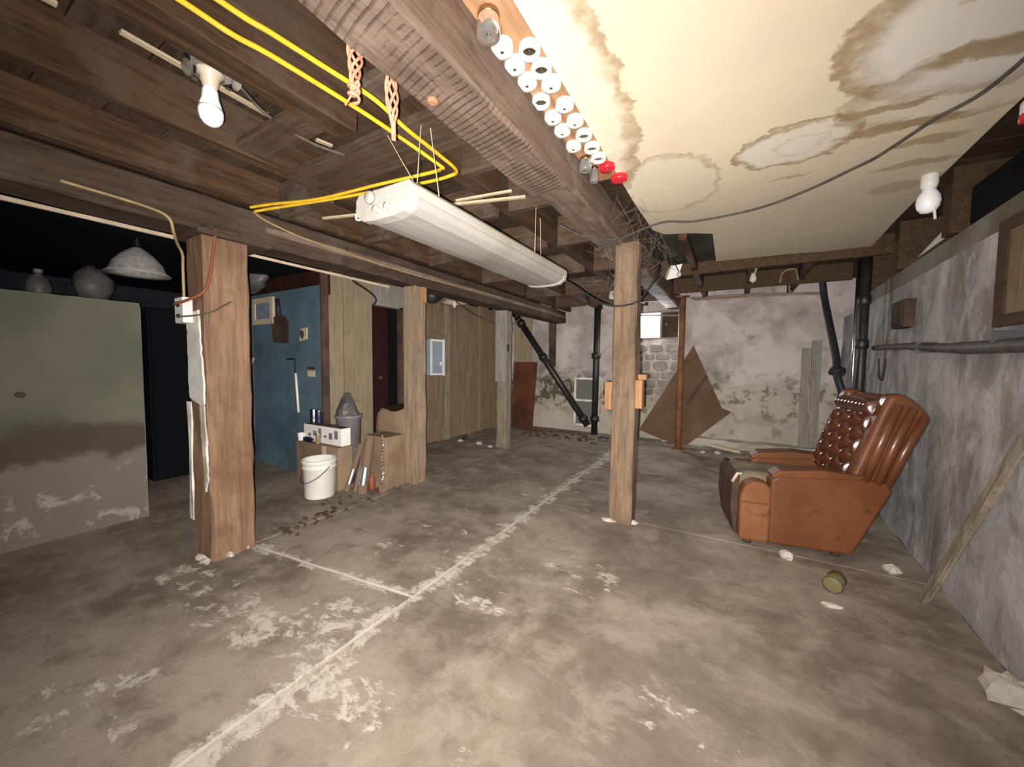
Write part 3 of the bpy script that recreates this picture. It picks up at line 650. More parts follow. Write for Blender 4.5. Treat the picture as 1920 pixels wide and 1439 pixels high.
MB().tube([(bx+.012, by-.045, 2.19), (bx+.012, by-.045, 2.165)], .006, 8).build('pull_chain', 'alu', t)
tilt = Vector((-.12, .05, -1)).normalized()
c0 = Vector((bx, by, 2.153))
MB().lathe([(.014, -.004), (.018, .0), (.023, .012), (.026, .04), (.033, .062)], 24, c0, tilt).build('bulb_neck', 'bulb', t, smooth=True)
MB().lathe([(.0335, .062), (.0365, .075), (.0365, .088), (.032, .105), (.022, .118), (.010, .124), (.001, .1255)], 24, c0, tilt).build('bulb_dome', 'diff_bulb' if 'diff_bulb' in M else 'bulb', t, smooth=True)
cord('cable_run', [(-1.57, -1.2, 2.24), (-1.565, -.2, 2.235), (-1.575, .3, 2.235), (-1.60, .54, 2.235)], .008, 'dkcable', 'dusty cable feeding the metal ceiling box from behind')
cord('cable_run', [(-1.62, .72, 2.235), (-1.66, .85, 2.20), (-1.62, 1.0, 2.16), (-1.52, 1.10, 2.125)], .007, 'dkcable', 'dusty cable leaving the metal ceiling box toward the fixture')

# yellow cords
cord('extension_cord', [(-1.30, -.9, 2.15), (-1.29, 0, 2.15), (-1.282, .447, 2.148), (-1.27, .56, 2.14), (-1.26, .677, 2.148), (-1.225, 1.0, 2.14), (-1.188, 1.335, 2.11), (-1.20, 1.375, 2.11), (-1.29, 1.395, 2.12), (-1.62, 1.36, 2.125), (-2.05, 1.31, 2.125), (-2.40, 1.235, 2.14), (-2.55, 1.19, 2.135)], .0085, 'yellow', 'yellow extension cord nearer the bulb, looping back to the left beam', k=8)
cord('extension_cord', [(-1.21, -.9, 2.15), (-1.205, 0, 2.15), (-1.196, .496, 2.15), (-1.18, .62, 2.15), (-1.164, .756, 2.15), (-1.12, .93, 2.13), (-1.109, 1.066, 2.10), (-1.12, 1.26, 2.10), (-1.15, 1.423, 2.11), (-1.22, 1.45, 2.11), (-1.38, 1.455, 2.12), (-1.62, 1.40, 2.115), (-1.98, 1.34, 2.12), (-2.38, 1.26, 2.125), (-2.55, 1.215, 2.12)], .0085, 'yellow', 'yellow extension cord passing behind the salmon twine bundles', k=8)
cord('cable_run', [(-2.56, 1.21, 2.12), (-2.575, 1.30, 2.09), (-2.58, 1.55, 2.055), (-2.58, 1.9, 2.04), (-2.58, 2.4, 2.025), (-2.58, 3.0, 2.03), (-2.58, 4.2, 2.05)], .006, 'tan_cord', 'tan cable stapled along the left beam past the blue wall')
cord('cable_run', [(-2.61, .45, 2.00), (-2.61, .72, 1.99), (-2.612, .82, 1.965), (-2.64, .85, 1.90), (-2.75, .90, 1.87), (-2.82, .945, 1.83), (-2.85, .955, 1.75), (-2.85, .955, 1.56)], .0075, 'tan_cord', 'tan cable dropping from the beam into the outlet')
# outlet box
ob = thing('outlet_box', (-2.81, .93, 1.41), 'white double outlet box on the thick orange-brown post', 'outlet')
obx = MB().box(-2.872, -2.755, .915, .965, 1.425, 1.575).build('box', 'white_plastic', ob, bevel=.006)
for z in (1.465, 1.53): MB().box(-2.83, -2.795, .911, .917, z-.012, z+.012).build('socket', 'black', obx)
cord('plug_cord', [(-2.81, .90, 1.53), (-2.76, .885, 1.53), (-2.68, .91, 1.545), (-2.62, .97, 1.60), (-2.615, 1.0, 1.70), (-2.615, 1.02, 1.85), (-2.60, 1.03, 1.965)], .008, 'orange', 'orange cord plugged into the top socket of the outlet')
cord('plug_cord', [(-2.81, .905, 1.465), (-2.74, .89, 1.455), (-2.66, .93, 1.46), (-2.62, 1.0, 1.485), (-2.615, 1.06, 1.53), (-2.615, 1.10, 1.56)], .005, 'dkcable', 'thin dark cord plugged into the bottom socket of the outlet')
lone('metal_clip', MB().obox((-2.60, .96, 1.965), (-2.60, 1.04, 1.99), .02, .012), 'alu', 'shiny metal clip where the orange cord meets the beam', 'clip')

# salmon twine bundles hanging from the beam edge
def twine(x, y, z1, z0, label, seed, knot):
    t = thing('twine_bundle', (x, y, z0), label, 'twine', 'salmon twine bundles'); rgk = random.Random(seed)
    for k in range(5):
        ph = k*1.3; pts = []
        for i in range(15):
            u = i/14; tw = ph+u*5
            rad = .020*(1-u) + .006 if knot else .017*math.sin(math.pi*min(1, u*1.15+.12))+.004
            pts.append((x+.6*rad*math.sin(tw)+.01*(1-u), y+rad*math.cos(tw)+.02*u*(0 if knot else 1), z1-(z1-z0)*u))
        MB().tube(smooth_path(pts, 3), .0042, 6).build('strand', 'pink', t, smooth=True)
    if knot:
        pts = [(x+.014*math.cos(a*.9), y+.014*math.sin(a*.9), z0+.035-.003*a) for a in range(0, 18)]
        MB().tube(smooth_path(pts, 2), .0045, 6).build('knot', 'pink', t, smooth=True)
        MB().tube(smooth_path([(x, y, z0+.01), (x-.01, y-.012, z0-.02), (x-.012, y-.02, z0-.035)], 4), .003, 5).build('tail', 'pink', t, smooth=True)
twine(-.945, .715, 2.085, 1.955, 'short knotted bundle of salmon twine hanging from the saw-marked beam', 1, True)
twine(-.94, .835, 2.085, 1.90, 'long looped bundle of salmon twine hanging from the saw-marked beam', 2, False)
lone('wood_plug', MB().lathe([(.018, 2.058), (.018, 2.046), (.012, 2.042), (.001, 2.042)], 12, (-.865, .95, 0)), 'orange_wood', 'small orange wooden plug in the underside of the saw-marked beam', 'plug')

# fluorescent fixture
FX0, FX1, FY0, FY1 = -1.30, -.99, .985, 2.42
t = thing('fluorescent_fixture', ((FX0+FX1)/2, (FY0+FY1)/2, 1.745), 'long dusty white fluorescent fixture hanging under the joists', 'light fixture')
hs = [(FX0+.02, 1.855), (FX1-.02, 1.855), (FX1, 1.835), (FX1, 1.80), (FX0, 1.80), (FX0, 1.835)]
MB().prism([(x, FY0, z) for x, z in hs], (0, FY1-FY0, 0)).build('housing', 'fix', t, bevel=.004)
ds = [(FX0+.008, 1.802), (FX1-.008, 1.802), (FX1-.012, 1.775), (FX1-.05, 1.752), (FX1-.11, 1.745), (FX0+.11, 1.745), (FX0+.05, 1.752), (FX0+.012, 1.775)]
MB().loft([[(x, yy, 1.80+(z-1.80)*k) for x, z in ds] for yy, k in ((FY0+.03, .75), (FY0+.045, 1), (FY0+.4, 1), (FY1-.4, 1), (FY1-.045, 1), (FY1-.03, .7))]).build('diffuser', 'diff', t, smooth=False, bevel=.006)
for yy in (FY0, FY1-.035):
    cs = [(x+(.006 if x > -1.15 else -.006), z-(.004 if z < 1.77 else 0)) for x, z in ds]
    MB().prism([(x, yy-.004, z) for x, z in cs], (0, .038, 0)).build('end_cap', 'fix', t, bevel=.003)
MB().lathe([(.024, 0), (.024, .012), (.019, .018), (.001, .018)], 18, (FX0+.09, FY0, 1.828), (0, -1, 0)).build('knob', 'diff', t, smooth=True)
for x in (FX0+.13, FX0+.19): MB().lathe([(.012, 0), (.012, .02), (.001, .024)], 10, (x, FY0+.0, 1.775), (0, -1, 0)).build('latch', 'fix', t, smooth=True)
MB().tube(smooth_path([(FX0, FY0+.02, 1.80), (FX0-.022, FY0+.02, 1.795), (FX0-.022, FY0+.02, 1.775), (FX0, FY0+.02, 1.77)], 4), .004, 6).build('clip', 'white_plastic', t)
MB().lathe([(.008, 0), (.008, .012), (.001, .014)], 8, (FX1-.03, FY1, 1.79), (0, 1, 0)).build('screw', 'brass', t)
for a, c in (((FX1-.03, FY0+.05, 1.85), (-1.08, 1.12, 2.135)), ((FX1-.05, FY0+.08, 1.85), (-1.25, 1.10, 2.135)), ((FX1-.02, FY0+.16, 1.85), (-1.06, 1.15, 2.135)), ((FX1-.02, FY1-.45, 1.85), (-1.02, 2.0, 2.135)), ((-1.14, FY1-.1, 1.85), (-1.14, 2.30, 2.18))):
    MB().tube([a, c], .0016, 5).build('hanging_wire', 'string', t)
cord('power_cord', [(-1.06, 2.42, 1.80), (-.98, 2.50, 1.76), (-.88, 2.62, 1.68), (-.79, 2.72, 1.635), (-.70, 2.765, 1.63), (-.60, 2.765, 1.65), (-.54, 2.80, 1.72), (-.49, 2.88, 1.85), (-.50, 3.0, 2.0), (-.55, 3.1, 2.14)], .007, 'black', 'black power cord drooping from the fixture around the mid-room post')
cord('ceiling_cable', [(-1.0, 2.30, 2.11), (-.90, 2.42, 2.065), (-.82, 2.52, 2.065), (-.72, 2.66, 2.075), (-.60, 2.80, 2.16), (-.45, 2.93, 2.235), (-.273, 3.033, 2.24), (0, 3.02, 2.24), (.196, 2.952, 2.24), (.38, 2.8, 2.24), (.517, 2.641, 2.24), (.594, 2.539, 2.24), (.697, 2.295, 2.24), (.80, 2.10, 2.24), (.84, 1.5, 2.24), (.86, 0, 2.24)], .0075, 'dkcable', 'dark cable sagging across the stained cream ceiling')

# right-hand ceiling edge
t = thing('bare_bulb', (.90, 2.95, 2.0), 'small white bulb in a socket at the right edge of the ceiling', 'lamp')
MB().lathe([(.032, 2.255), (.036, 2.245), (.036, 2.20), (.028, 2.175)], 16, (.90, 2.96, 0)).build('socket', 'white_plastic', t, smooth=True)
MB().lathe([(.022, 2.18), (.030, 2.165), (.046, 2.135), (.050, 2.105), (.044, 2.075), (.028, 2.052), (.001, 2.045)], 18, (.90, 2.96, 0)).build('bulb', 'bulb', t, smooth=True)
MB().tube([(.915, 2.93, 2.06), (.92, 2.925, 2.0)], .006, 6).build('pull_chain', 'white_plastic', t)
lone('paper_scrap', MB().prism([(xr(3.6)-.005, 3.70, 1.965), (xr(3.15)-.005, 3.16, 1.975), (xr(3.15)+.01, 3.16, 2.09), (xr(3.3)+.01, 3.3, 2.05)], (.006, 0, .002)), 'paper', 'white triangular scrap tucked on the sill of the right wall', 'paper')
t = thing('red_capped_jar', (.955, 2.35, 2.19), 'red-capped white jar at the top right ceiling edge', 'jar')
MB().lathe([(.036, 2.20), (.038, 2.195), (.038, 2.172), (.001, 2.170)], 18, (.985, 2.33, 0)).build('cap', 'red', t, smooth=True)
MB().lathe([(.034, 2.25), (.036, 2.24), (.036, 2.20), (.03, 2.195)], 18, (.985, 2.33, 0)).build('body', 'white_plastic', t, smooth=True)

# tag, sockets at the back of the ceiling
t = thing('bulb_with_paper', (-.53, 4.15, 2.07), 'small bulb wrapped in a bright white paper near the mid-room post', 'lamp')
MB().prism([(-.60, 4.12, 2.07), (-.49, 4.10, 2.08), (-.455, 4.10, 2.21), (-.54, 4.12, 2.205), (-.56, 4.13, 2.215)], (0, .004, 0)).build('paper_shade', 'paper', t)
MB().prism([(-.60, 4.12, 2.07), (-.62, 4.15, 2.10), (-.60, 4.15, 2.17), (-.56, 4.125, 2.212)], (0, .004, 0)).build('paper_fold', 'tag', t)
MB().lathe([(.014, .03), (.022, .01), (.022, -.01), (.001, -.022)], 14, (-.48, 4.08, 2.10)).build('bulb', 'porcelain', t, smooth=True)
MB().tube(smooth_path([(-.48, 4.08, 2.13), (-.51, 4.09, 2.19), (-.53, 4.12, 2.27), (-.5, 4.16, 2.35)], 5), .005, 6).build('wire', 'black', t)
def socket_lamp(x, y, label):
    t = thing('socket_lamp', (x, y, 2.09), label, 'lamp', 'bare bulbs at the back of the ceiling')
    MB().lathe([(.045, 2.35), (.045, 2.26), (.03, 2.23), (.024, 2.20)], 14, (x, y, 0)).build('socket', 'porcelain', t, smooth=True)
    MB().lathe([(.018, 2.205), (.026, 2.18), (.034, 2.15), (.030, 2.12), (.001, 2.10)], 14, (x, y, 0)).build('bulb', 'porcelain', t, smooth=True)
socket_lamp(-1.47, 5.2, 'bare bulb under the dark ceiling left of the mid-room post')
socket_lamp(.17, 4.85, 'bare bulb behind the far edge of the cream ceiling')
b = MB()
for p in ([(-3.7, 6.25, 2.29), (-.6, 6.2, 2.24)], [(-3.7, 6.15, 2.26), (-2.6, 6.12, 2.21), (-1.2, 6.1, 2.20)]):
    pass
cord('water_pipe', [(-3.42, 6.13, 2.28), (-2.4, 6.13, 2.24), (-.75, 6.13, 2.20)], .018, 'copper', 'dull pipe along the top of the back wall left of the steel column', 'pipe')
cord('water_pipe', [(-.55, 6.2, 2.20), (.2, 6.18, 2.19), (1.0, 6.14, 2.13)], .018, 'copper', 'dull pipe along the top of the back wall right of the steel column', 'pipe')
cord('water_pipe', [(-.5, 6.08, 2.15), (.2, 6.04, 2.145), (.6, 6.02, 2.13), (.61, 6.02, 2.2), (.61, 6.02, 2.34)], .012, 'copper', 'thinner pipe with a riser under the back of the ceiling', 'pipe')
cord('water_pipe', [(.45, 5.3, 2.16), (.46, 5.3, 2.25), (.5, 5.28, 2.29), (.58, 5.25, 2.28), (.60, 5.2, 2.16)], .010, 'copper', 'small bent pipe hooked under the far brown ceiling', 'pipe')

# ------------------------------------------------------------------ right wall and corner
t = thing('wall_pipe', (.93, 3.2, 1.3), 'dark horizontal pipe running along the grey right wall', 'pipe')
MB().tube(smooth_path([(xr(4.5)-.05, 4.5, 1.37), (xr(3.6)-.06, 3.6, 1.345), (xr(2.9)-.06, 2.9, 1.305), (xr(2.2)-.06, 2.2, 1.29), (xr(0)-.06, 0, 1.27)], 5), [.022]*6+[.026]*5+[.03]*10, 12).build('pipe', 'dark_pipe', t, smooth=True)
for yy in (3.3, 2.4): MB().box(xr(yy)-.085, xr(yy)+.01, yy, yy+.02, 1.29, 1.36).build('strap', 'dark_pipe', t)
t = thing('corner_stack', (1.0, 4.5, 0), 'black upright pipe in the corner behind the recliner', 'pipe')
pp = MB().tube([(1.0, 4.5, 0), (1.01, 4.5, 2.3)], .034, 14).build('pipe', 'black_iron', t, smooth=True)
for z in (.9, 1.36, 1.75): MB().lathe([(.034, 0), (.047, .01), (.047, .08), (.034, .09)], 14, (1.004, 4.5, z)).build('hub', 'black_iron', pp, smooth=True)
MB().tube([(.985, 4.66, .3), (.99, 4.66, 2.2)], .016, 10).build('bright_conduit', 'alu', t, smooth=True)
cord('corner_hose', [(.90, 5.75, 2.22), (.92, 5.7, 2.0), (.95, 5.45, 1.6), (.97, 5.25, 1.3), (.96, 5.1, 1.1), (1.0, 5.05, .9), (1.0, 5.0, .5)], .035, 'black', 'black hose drooping down the back corner', 'hose')
lone('corner_hose_clamp', MB().blob((.965, 5.16, 1.15), (.07, .07, .06), 9, 6, .2, 4), 'black', 'black lump of fitting on the drooping corner hose', 'fitting')
t = struct(thing('window_2', (xr(2.0)-.02, 2.0, 1.36), 'boarded brown window high in the right wall', 'window'))
del t['category']
ya, yb = 1.3, 2.53
MB().box(xr(2)-.02, xr(2)-.0, yb-.07, yb, 1.38, 1.84).build('window_frame', 'rim', t); MB().box(xr(2)-.02, xr(2), ya, yb-.07, 1.38, 1.43).build('window_frame', 'rim', t)
MB().box(xr(2)-.02, xr(2), ya, yb-.07, 1.79, 1.84).build('window_frame', 'dkbrown', t); MB().box(xr(2)-.012, xr(2)+.0, ya, yb-.07, 1.43, 1.79).build('boarding', 'board_d', t)
MB().box(xr(2)-.02, xr(2)-.005, 2.20, 2.25, 1.43, 1.79).build('mullion', 'post_t', t)
t = thing('junction_box', (xr(3.85)-.03, 3.85, 1.49), 'small dark brown box on the right wall beside the black corner pipe', 'box')
MB().box(xr(3.85)-.06, xr(3.85)+.01, 3.73, 3.97, 1.49, 1.69).build('box', 'dkbrown', t, bevel=.006); MB().box(xr(3.85)-.068, xr(3.85)-.058, 3.75, 3.95, 1.51, 1.67).build('cover', 'dkbrown', t)
cord('wall_wire', [(.985, 3.95, 1.26), (.985, 3.92, 1.13), (.982, 3.84, 1.10), (.98, 3.80, 1.17), (.98, 3.78, 1.26)], .006, 'black', 'bent black wire hooked on the wall under the dark pipe')
lone('leaning_stick', MB().timber((.895, 2.68, .0), (xr(2.25)-.035, 2.25, .93), .05, .025, 10, .003, .004, 3, up=(1, 0, 0)), 'post_g', 'tan wooden stick leaning against the right wall', 'stick')
lone('concrete_chunk', MB().blob((.90, 2.0, .045), (.07, .09, .055), 9, 6, .2, 8), 'rubble', 'pale chunk of concrete at the foot of the right wall', 'chunk')
# planks in the back corner
lone('grey_plank', MB().timber((.86, 6.31, .11), (.86, 6.34, 1.45), .09, .03, 12, .003, .003, 3, up=(0, 1, 0)), 'greyplank', 'grey plank against the back wall, farther from the corner', 'plank', 'grey planks in the corner')
lone('grey_plank', MB().timber((.97, 6.31, .11), (.97, 6.34, 1.55), .10, .03, 12, .003, .003, 5, up=(0, 1, 0)), 'greyplank', 'grey plank against the back wall, right beside the corner', 'plank', 'grey planks in the corner')

# ------------------------------------------------------------------ things along the back wall
t = thing('leaning_board', (-.55, 6.0, 0), 'large brown hardboard sheet standing on its corner against the back wall', 'board')
A = [(-1.20, 5.93, .20), (-.57, 5.90, .0), (.02, 6.05, .55), (-.10, 6.06, .60), (-.50, 6.22, 1.50)]
nv = (Vector(A[2])-Vector(A[0])).cross(Vector(A[4])-Vector(A[0])).normalized()*.018
MB().prism(A, nv).build('sheet', 'diamond', t)
MB().obox((-.56, 5.955, .62), (-.30, 6.045, 1.05), .035, .02, up=(0, -1, .3)).build('cleat', 'dkbrown', t)
t = thing('window_sash', (-2.2, 6.33, .14), 'old white two-pane window sash leaning by the black drain pipe', 'window sash')
f = MB()
for x0, x1, z0, z1 in ((-2.42, -2.385, .11, .97), (-2.0, -1.965, .11, .97), (-2.385, -2.0, .11, .145), (-2.385, -2.0, .935, .97), (-2.385, -2.0, .55, .585)): f.box(x0, x1, 6.33, 6.365, z0, z1)
sf = f.build('frame', 'white_paint', t)
for z0, z1 in ((.145, .55), (.585, .935)): MB().box(-2.385, -2.0, 6.345, 6.35, z0, z1).build('pane', 'dusty_glass', sf)
t = thing('rust_door', (-3.39, 6.2, 0), 'rust-red panel standing against the back wall behind the greyed post', 'panel')
MB().prism([(-3.64, 6.12, 0), (-3.16, 6.12, 0), (-3.13, 6.24, 1.24), (-3.62, 6.24, 1.24)], (0, .03, 0)).build('panel', 'redboard', t)
MB().prism([(-3.62, 6.11, .02), (-3.58, 6.11, .02), (-3.56, 6.228, 1.22), (-3.60, 6.228, 1.22)], (0, .012, 0)).build('edge_strip', 'dkbrown', t)
lone('pale_board', MB().box(-3.68, -3.30, 6.345, 6.372, 1.1, 2.2), 'board_b', 'pale greenish board on the back wall above the rust-red panel', 'board')
lone('dark_stud', MB().timber((-2.86, 6.33, 1.15), (-2.86, 6.33, 2.25), .13, .05, 8, .004, .004, 2, up=(0, 1, 0)), 'dkbrown', 'short dark plank on the back wall between the pipes', 'plank')

# ------------------------------------------------------------------ hanging oddments at the left beam
t = thing('dark_pan', (-3.25, 3.55, 1.98), 'black round pan hanging behind the weathered tan post', 'pan')
MB().lathe([(.001, 0), (.11, .0), (.125, .02), (.13, .05)], 20, (-3.25, 3.55, 2.06), (.7, -.7, .1)).build('pan', 'black_iron', t, smooth=True)
MB().tube(smooth_path([(-3.25, 3.52, 2.17), (-3.24, 3.5, 2.22), (-3.25, 3.5, 2.3), (-3.26, 3.52, 2.355)], 4), .006, 6).build('hook', 'string', t)
t = thing('enamel_lamp', (-3.3, 4.05, 1.95), 'white enamel lampshade hanging near the brown board wall', 'lamp')
MB().lathe([(.025, 2.20), (.03, 2.15), (.08, 2.11), (.17, 2.03), (.18, 2.02), (.165, 2.03), (.07, 2.10), (.001, 2.12)], 20, (-3.3, 4.05, 0), cap=False).build('shade', 'tag', t, smooth=True)
MB().tube([(-3.3, 4.05, 2.18), (-3.3, 4.05, 2.35)], .008, 6).build('stem', 'black', t)
MB().lathe([(.02, 2.08), (.03, 2.05), (.03, 1.99), (.001, 1.95)], 12, (-3.3, 4.05, 0)).build('bulb', 'porcelain', t, smooth=True)
t = thing('electric_panel', (-3.74, 4.1, 1.03), 'grey-blue electric panel box with a white frame on the board wall', 'electric panel')
MB().box(-3.81, -3.66, 3.96, 4.24, 1.03, 1.54).build('cabinet', 'panelblue', t, bevel=.005)
f = MB()
for y0, y1, z0, z1 in ((3.96, 3.985, 1.03, 1.54), (4.215, 4.25, 1.02, 1.55), (3.985, 4.215, 1.03, 1.055), (3.985, 4.215, 1.515, 1.54)): f.box(-3.665, -3.645, y0, y1, z0, z1)
dfm = f.build('door_frame', 'white_plastic', t); MB().box(-3.664, -3.655, 4.16, 4.20, 1.17, 1.22).build('label_plate', 'paper', dfm)

cord('cable_run', [(-2.9, 3.2, 2.13), (-3.1, 3.9, 1.98), (-3.2, 4.5, 1.88), (-3.1, 5.1, 1.80), (-2.95, 5.3, 1.95), (-2.88, 5.4, 2.1)], .009, 'dkcable', 'dark cable drooping between the left beam and the brown board wall')
cord('cable_run', [(-3.70, 2.75, 2.12), (-3.70, 3.0, 2.02), (-3.70, 3.07, 1.95), (-3.71, 3.03, 1.88)], .012, 'black', 'short black hose curling over the dark doorway')
# ------------------------------------------------------------------ left dark room
pn = thing('partition_panel', (-3.9, .0, 0), 'stained grey-green free-standing panel left of the outlet post', 'panel')
b = MB(); rgk = random.Random(2)
b.grid(lambda u, v: (-3.85+.004*mnoise.noise(Vector((u*9, v*6, 1)))+.012*math.sin(v*2), 1.02-2.55*u, 1.63*v+(.006*mnoise.noise(Vector((u*30, 3, v))) if v > .9 else 0)), 40, 24)
b.box(-3.93, -3.858, -1.53, 1.015, 0, 1.615)
b.build('panel', 'panel', pn); MB().box(-3.93, -3.848, 1.018, 1.026, 0, 1.60).build('edge_trim', 'sill', pn)
MB().lathe([(.001, .03), (.02, .03), (.02, 0)], 10, (-3.84, .45, .98), (1, 0, 0)).build('knob', 'dkbrown', pn)
t = thing('hanging_lamp', (-3.95, 1.05, 1.86), 'bell-shaped metal lamp hanging behind the outlet post', 'lamp')
MB().lathe([(.028, 2.06), (.05, 2.045), (.10, 2.0), (.145, 1.94), (.165, 1.885), (.19, 1.86), (.188, 1.857), (.15, 1.88), (.09, 1.97), (.02, 2.03)], 28, (-3.95, 1.05, 0), cap=False).build('lamp_shade', 'shade', t, smooth=True)
MB().lathe([(.022, 2.12), (.024, 2.115), (.024, 2.06), (.03, 2.05)], 14, (-3.95, 1.05, 0)).build('socket', 'alu', t, smooth=True)
MB().tube([(-3.95, 1.05, 2.11), (-3.95, 1.05, 2.35)], .006, 6).build('stem', 'black', t)
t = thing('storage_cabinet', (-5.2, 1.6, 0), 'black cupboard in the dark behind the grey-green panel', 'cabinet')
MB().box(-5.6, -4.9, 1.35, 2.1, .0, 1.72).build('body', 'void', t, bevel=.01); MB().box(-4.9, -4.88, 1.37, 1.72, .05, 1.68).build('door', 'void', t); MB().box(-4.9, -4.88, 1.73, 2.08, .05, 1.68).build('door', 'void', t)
sh = thing('storage_shelf', (-5.5, .6, 0), 'dark shelf at the back of the unlit room on the left', 'shelf')
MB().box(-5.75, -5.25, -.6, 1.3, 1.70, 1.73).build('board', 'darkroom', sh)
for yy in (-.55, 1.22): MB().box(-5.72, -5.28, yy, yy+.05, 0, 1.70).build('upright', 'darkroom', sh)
t = thing('plastic_jug', (-5.45, .78, 1.73), 'grey plastic jug on the dark shelf', 'jug')
MB().lathe([(.07, 1.73), (.08, 1.74), (.08, 1.88), (.06, 1.94), (.025, 1.97), (.025, 2.0), (.001, 2.0)], 16, (-5.45, .78, 0)).build('body', 'bag', t, smooth=True)
MB().lathe([(.028, 1.99), (.028, 2.02), (.001, 2.022)], 12, (-5.45, .78, 0)).build('cap', 'tote', t)
lone('plastic_bag', MB().blob((-5.45, 1.12, 1.935), (.14, .15, .18), 14, 10, .12, 4), 'bag', 'crumpled grey plastic bag on the dark shelf', 'bag', smooth=True)

# ------------------------------------------------------------------ tools on the blue wall (front face y = 2.3)
t = thing('picture_frame', (-4.66, 2.28, 1.62), 'small cream picture frame hanging on the blue wall', 'picture')
f = MB()
for x0, x1, z0, z1 in ((-4.88, -4.82, 1.63, 1.93), (-4.50, -4.44, 1.63, 1.93), (-4.82, -4.50, 1.63, 1.69), (-4.82, -4.50, 1.87, 1.93)): f.box(x0, x1, 2.268, 2.295, z0, z1)
f.build('frame', 'tag', t); MB().box(-4.82, -4.50, 2.28, 2.292, 1.69, 1.87).build('print', 'picture', t)
t = thing('wall_paddle', (-4.30, 2.28, 1.40), 'dark shovel blade hanging on the blue wall', 'shovel')
MB().prism([(-4.46, 2.278, 1.42), (-4.16, 2.278, 1.40), (-4.15, 2.278, 1.62), (-4.22, 2.278, 1.70), (-4.33, 2.278, 1.73), (-4.44, 2.278, 1.70), (-4.50, 2.278, 1.62)], (0, .012, 0)).build('blade', 'dkbrown', t, bevel=.003)
MB().tube([(-4.34, 2.284, 1.70), (-4.36, 2.284, 1.90)], [.03, .022], 10).build('handle', 'black', t, smooth=True)
t = thing('glove_hook', (-3.88, 2.28, 1.42), 'small cream and dark trinket hung on the blue wall', 'trinket')
MB().prism([(-3.96, 2.285, 1.42), (-3.83, 2.285, 1.44), (-3.82, 2.285, 1.56), (-3.93, 2.285, 1.55)], (0, .012, 0)).build('plaque', 'tag', t); MB().blob((-3.90, 2.28, 1.49), (.03, .012, .045), 8, 6, .1, 2).build('figure', 'dkbrown', t)
t = thing('hanging_rod', (-4.03, 2.28, .68), 'slim pale rod hanging from a dark hook on the blue wall', 'rod')
MB().tube([(-4.04, 2.285, 1.08), (-4.0, 2.285, .66)], .012, 8).build('rod', 'paper', t, smooth=True)
MB().tube(smooth_path([(-4.20, 2.285, 1.225), (-4.08, 2.28, 1.235), (-4.04, 2.275, 1.22), (-4.045, 2.285, 1.07)], 4), .009, 6).build('hook', 'black', t)
t = thing('note_card', (-3.74, 2.28, 1.04), 'cream card with a dark top strip pinned low on the blue wall', 'card')
MB().box(-3.82, -3.70, 2.286, 2.292, 1.05, 1.115).build('card', 'tag', t); MB().box(-3.83, -3.70, 2.284, 2.293, 1.122, 1.155).build('strip', 'dkbrown', t)
lone('hanging_tag', MB().prism([(-5.14, 2.276, 1.17), (-5.0, 2.276, 1.13), (-4.91, 2.276, 1.24), (-5.04, 2.276, 1.30), (-5.16, 2.276, 1.27)], (0, .02, 0)), 'tag', 'cream wooden tag hanging at the edge of the outlet post before the blue wall', 'tag')
cord('tag_strap', [(-5.06, 2.285, 1.62), (-5.07, 2.285, 1.45), (-5.04, 2.275, 1.32), (-4.92, 2.27, 1.26)], .012, 'navy', 'dark blue strap holding the cream tag', 'strap')
lone('insulation_bag', MB().blob((-4.68, 2.14, 2.11), (.34, .14, .15), 16, 10, .12, 11), 'bag', 'dusty grey plastic bundle lying on top of the blue wall', 'bundle', smooth=True)
lone('paper_cup', MB().lathe([(.05, 0), (.06, .005), (.075, .1), (.07, .1)], 14, (-4.75, 2.12, .02)), 'tag', 'crushed cream tub on the floor at the foot of the blue wall', 'tub')

# ------------------------------------------------------------------ the pile by the weathered post
t = thing('plastic_bucket', (-3.165, 1.985, 0), 'white plastic pail with a wire handle in front of the cardboard box', 'bucket')
cx, cy = -3.165, 1.985
bb = MB().lathe([(.118, 0), (.124, .01), (.136, .26), (.142, .265), (.142, .275), (.137, .28), (.138, .305), (.146, .31), (.146, .335), (.14, .34), (.132, .335), (.12, .02), (.001, .02)], 32, (cx, cy, 0), cap=False).build('body', 'bucket', t, smooth=True)
pts = [(cx+math.cos(a)*.154, cy+math.sin(a)*.154, .29-.14*math.sin(-a)) for a in [(-math.pi)*k/12 for k in range(13)]]
MB().tube(pts, .004, 6).build('handle', 'dkcable', t, smooth=True)
for s in (-1, 1): MB().lathe([(.018, 0), (.018, .012), (.001, .014)], 10, (cx+s*.14, cy, .29), (s, 0, 0)).build('ear', 'bucket', bb)

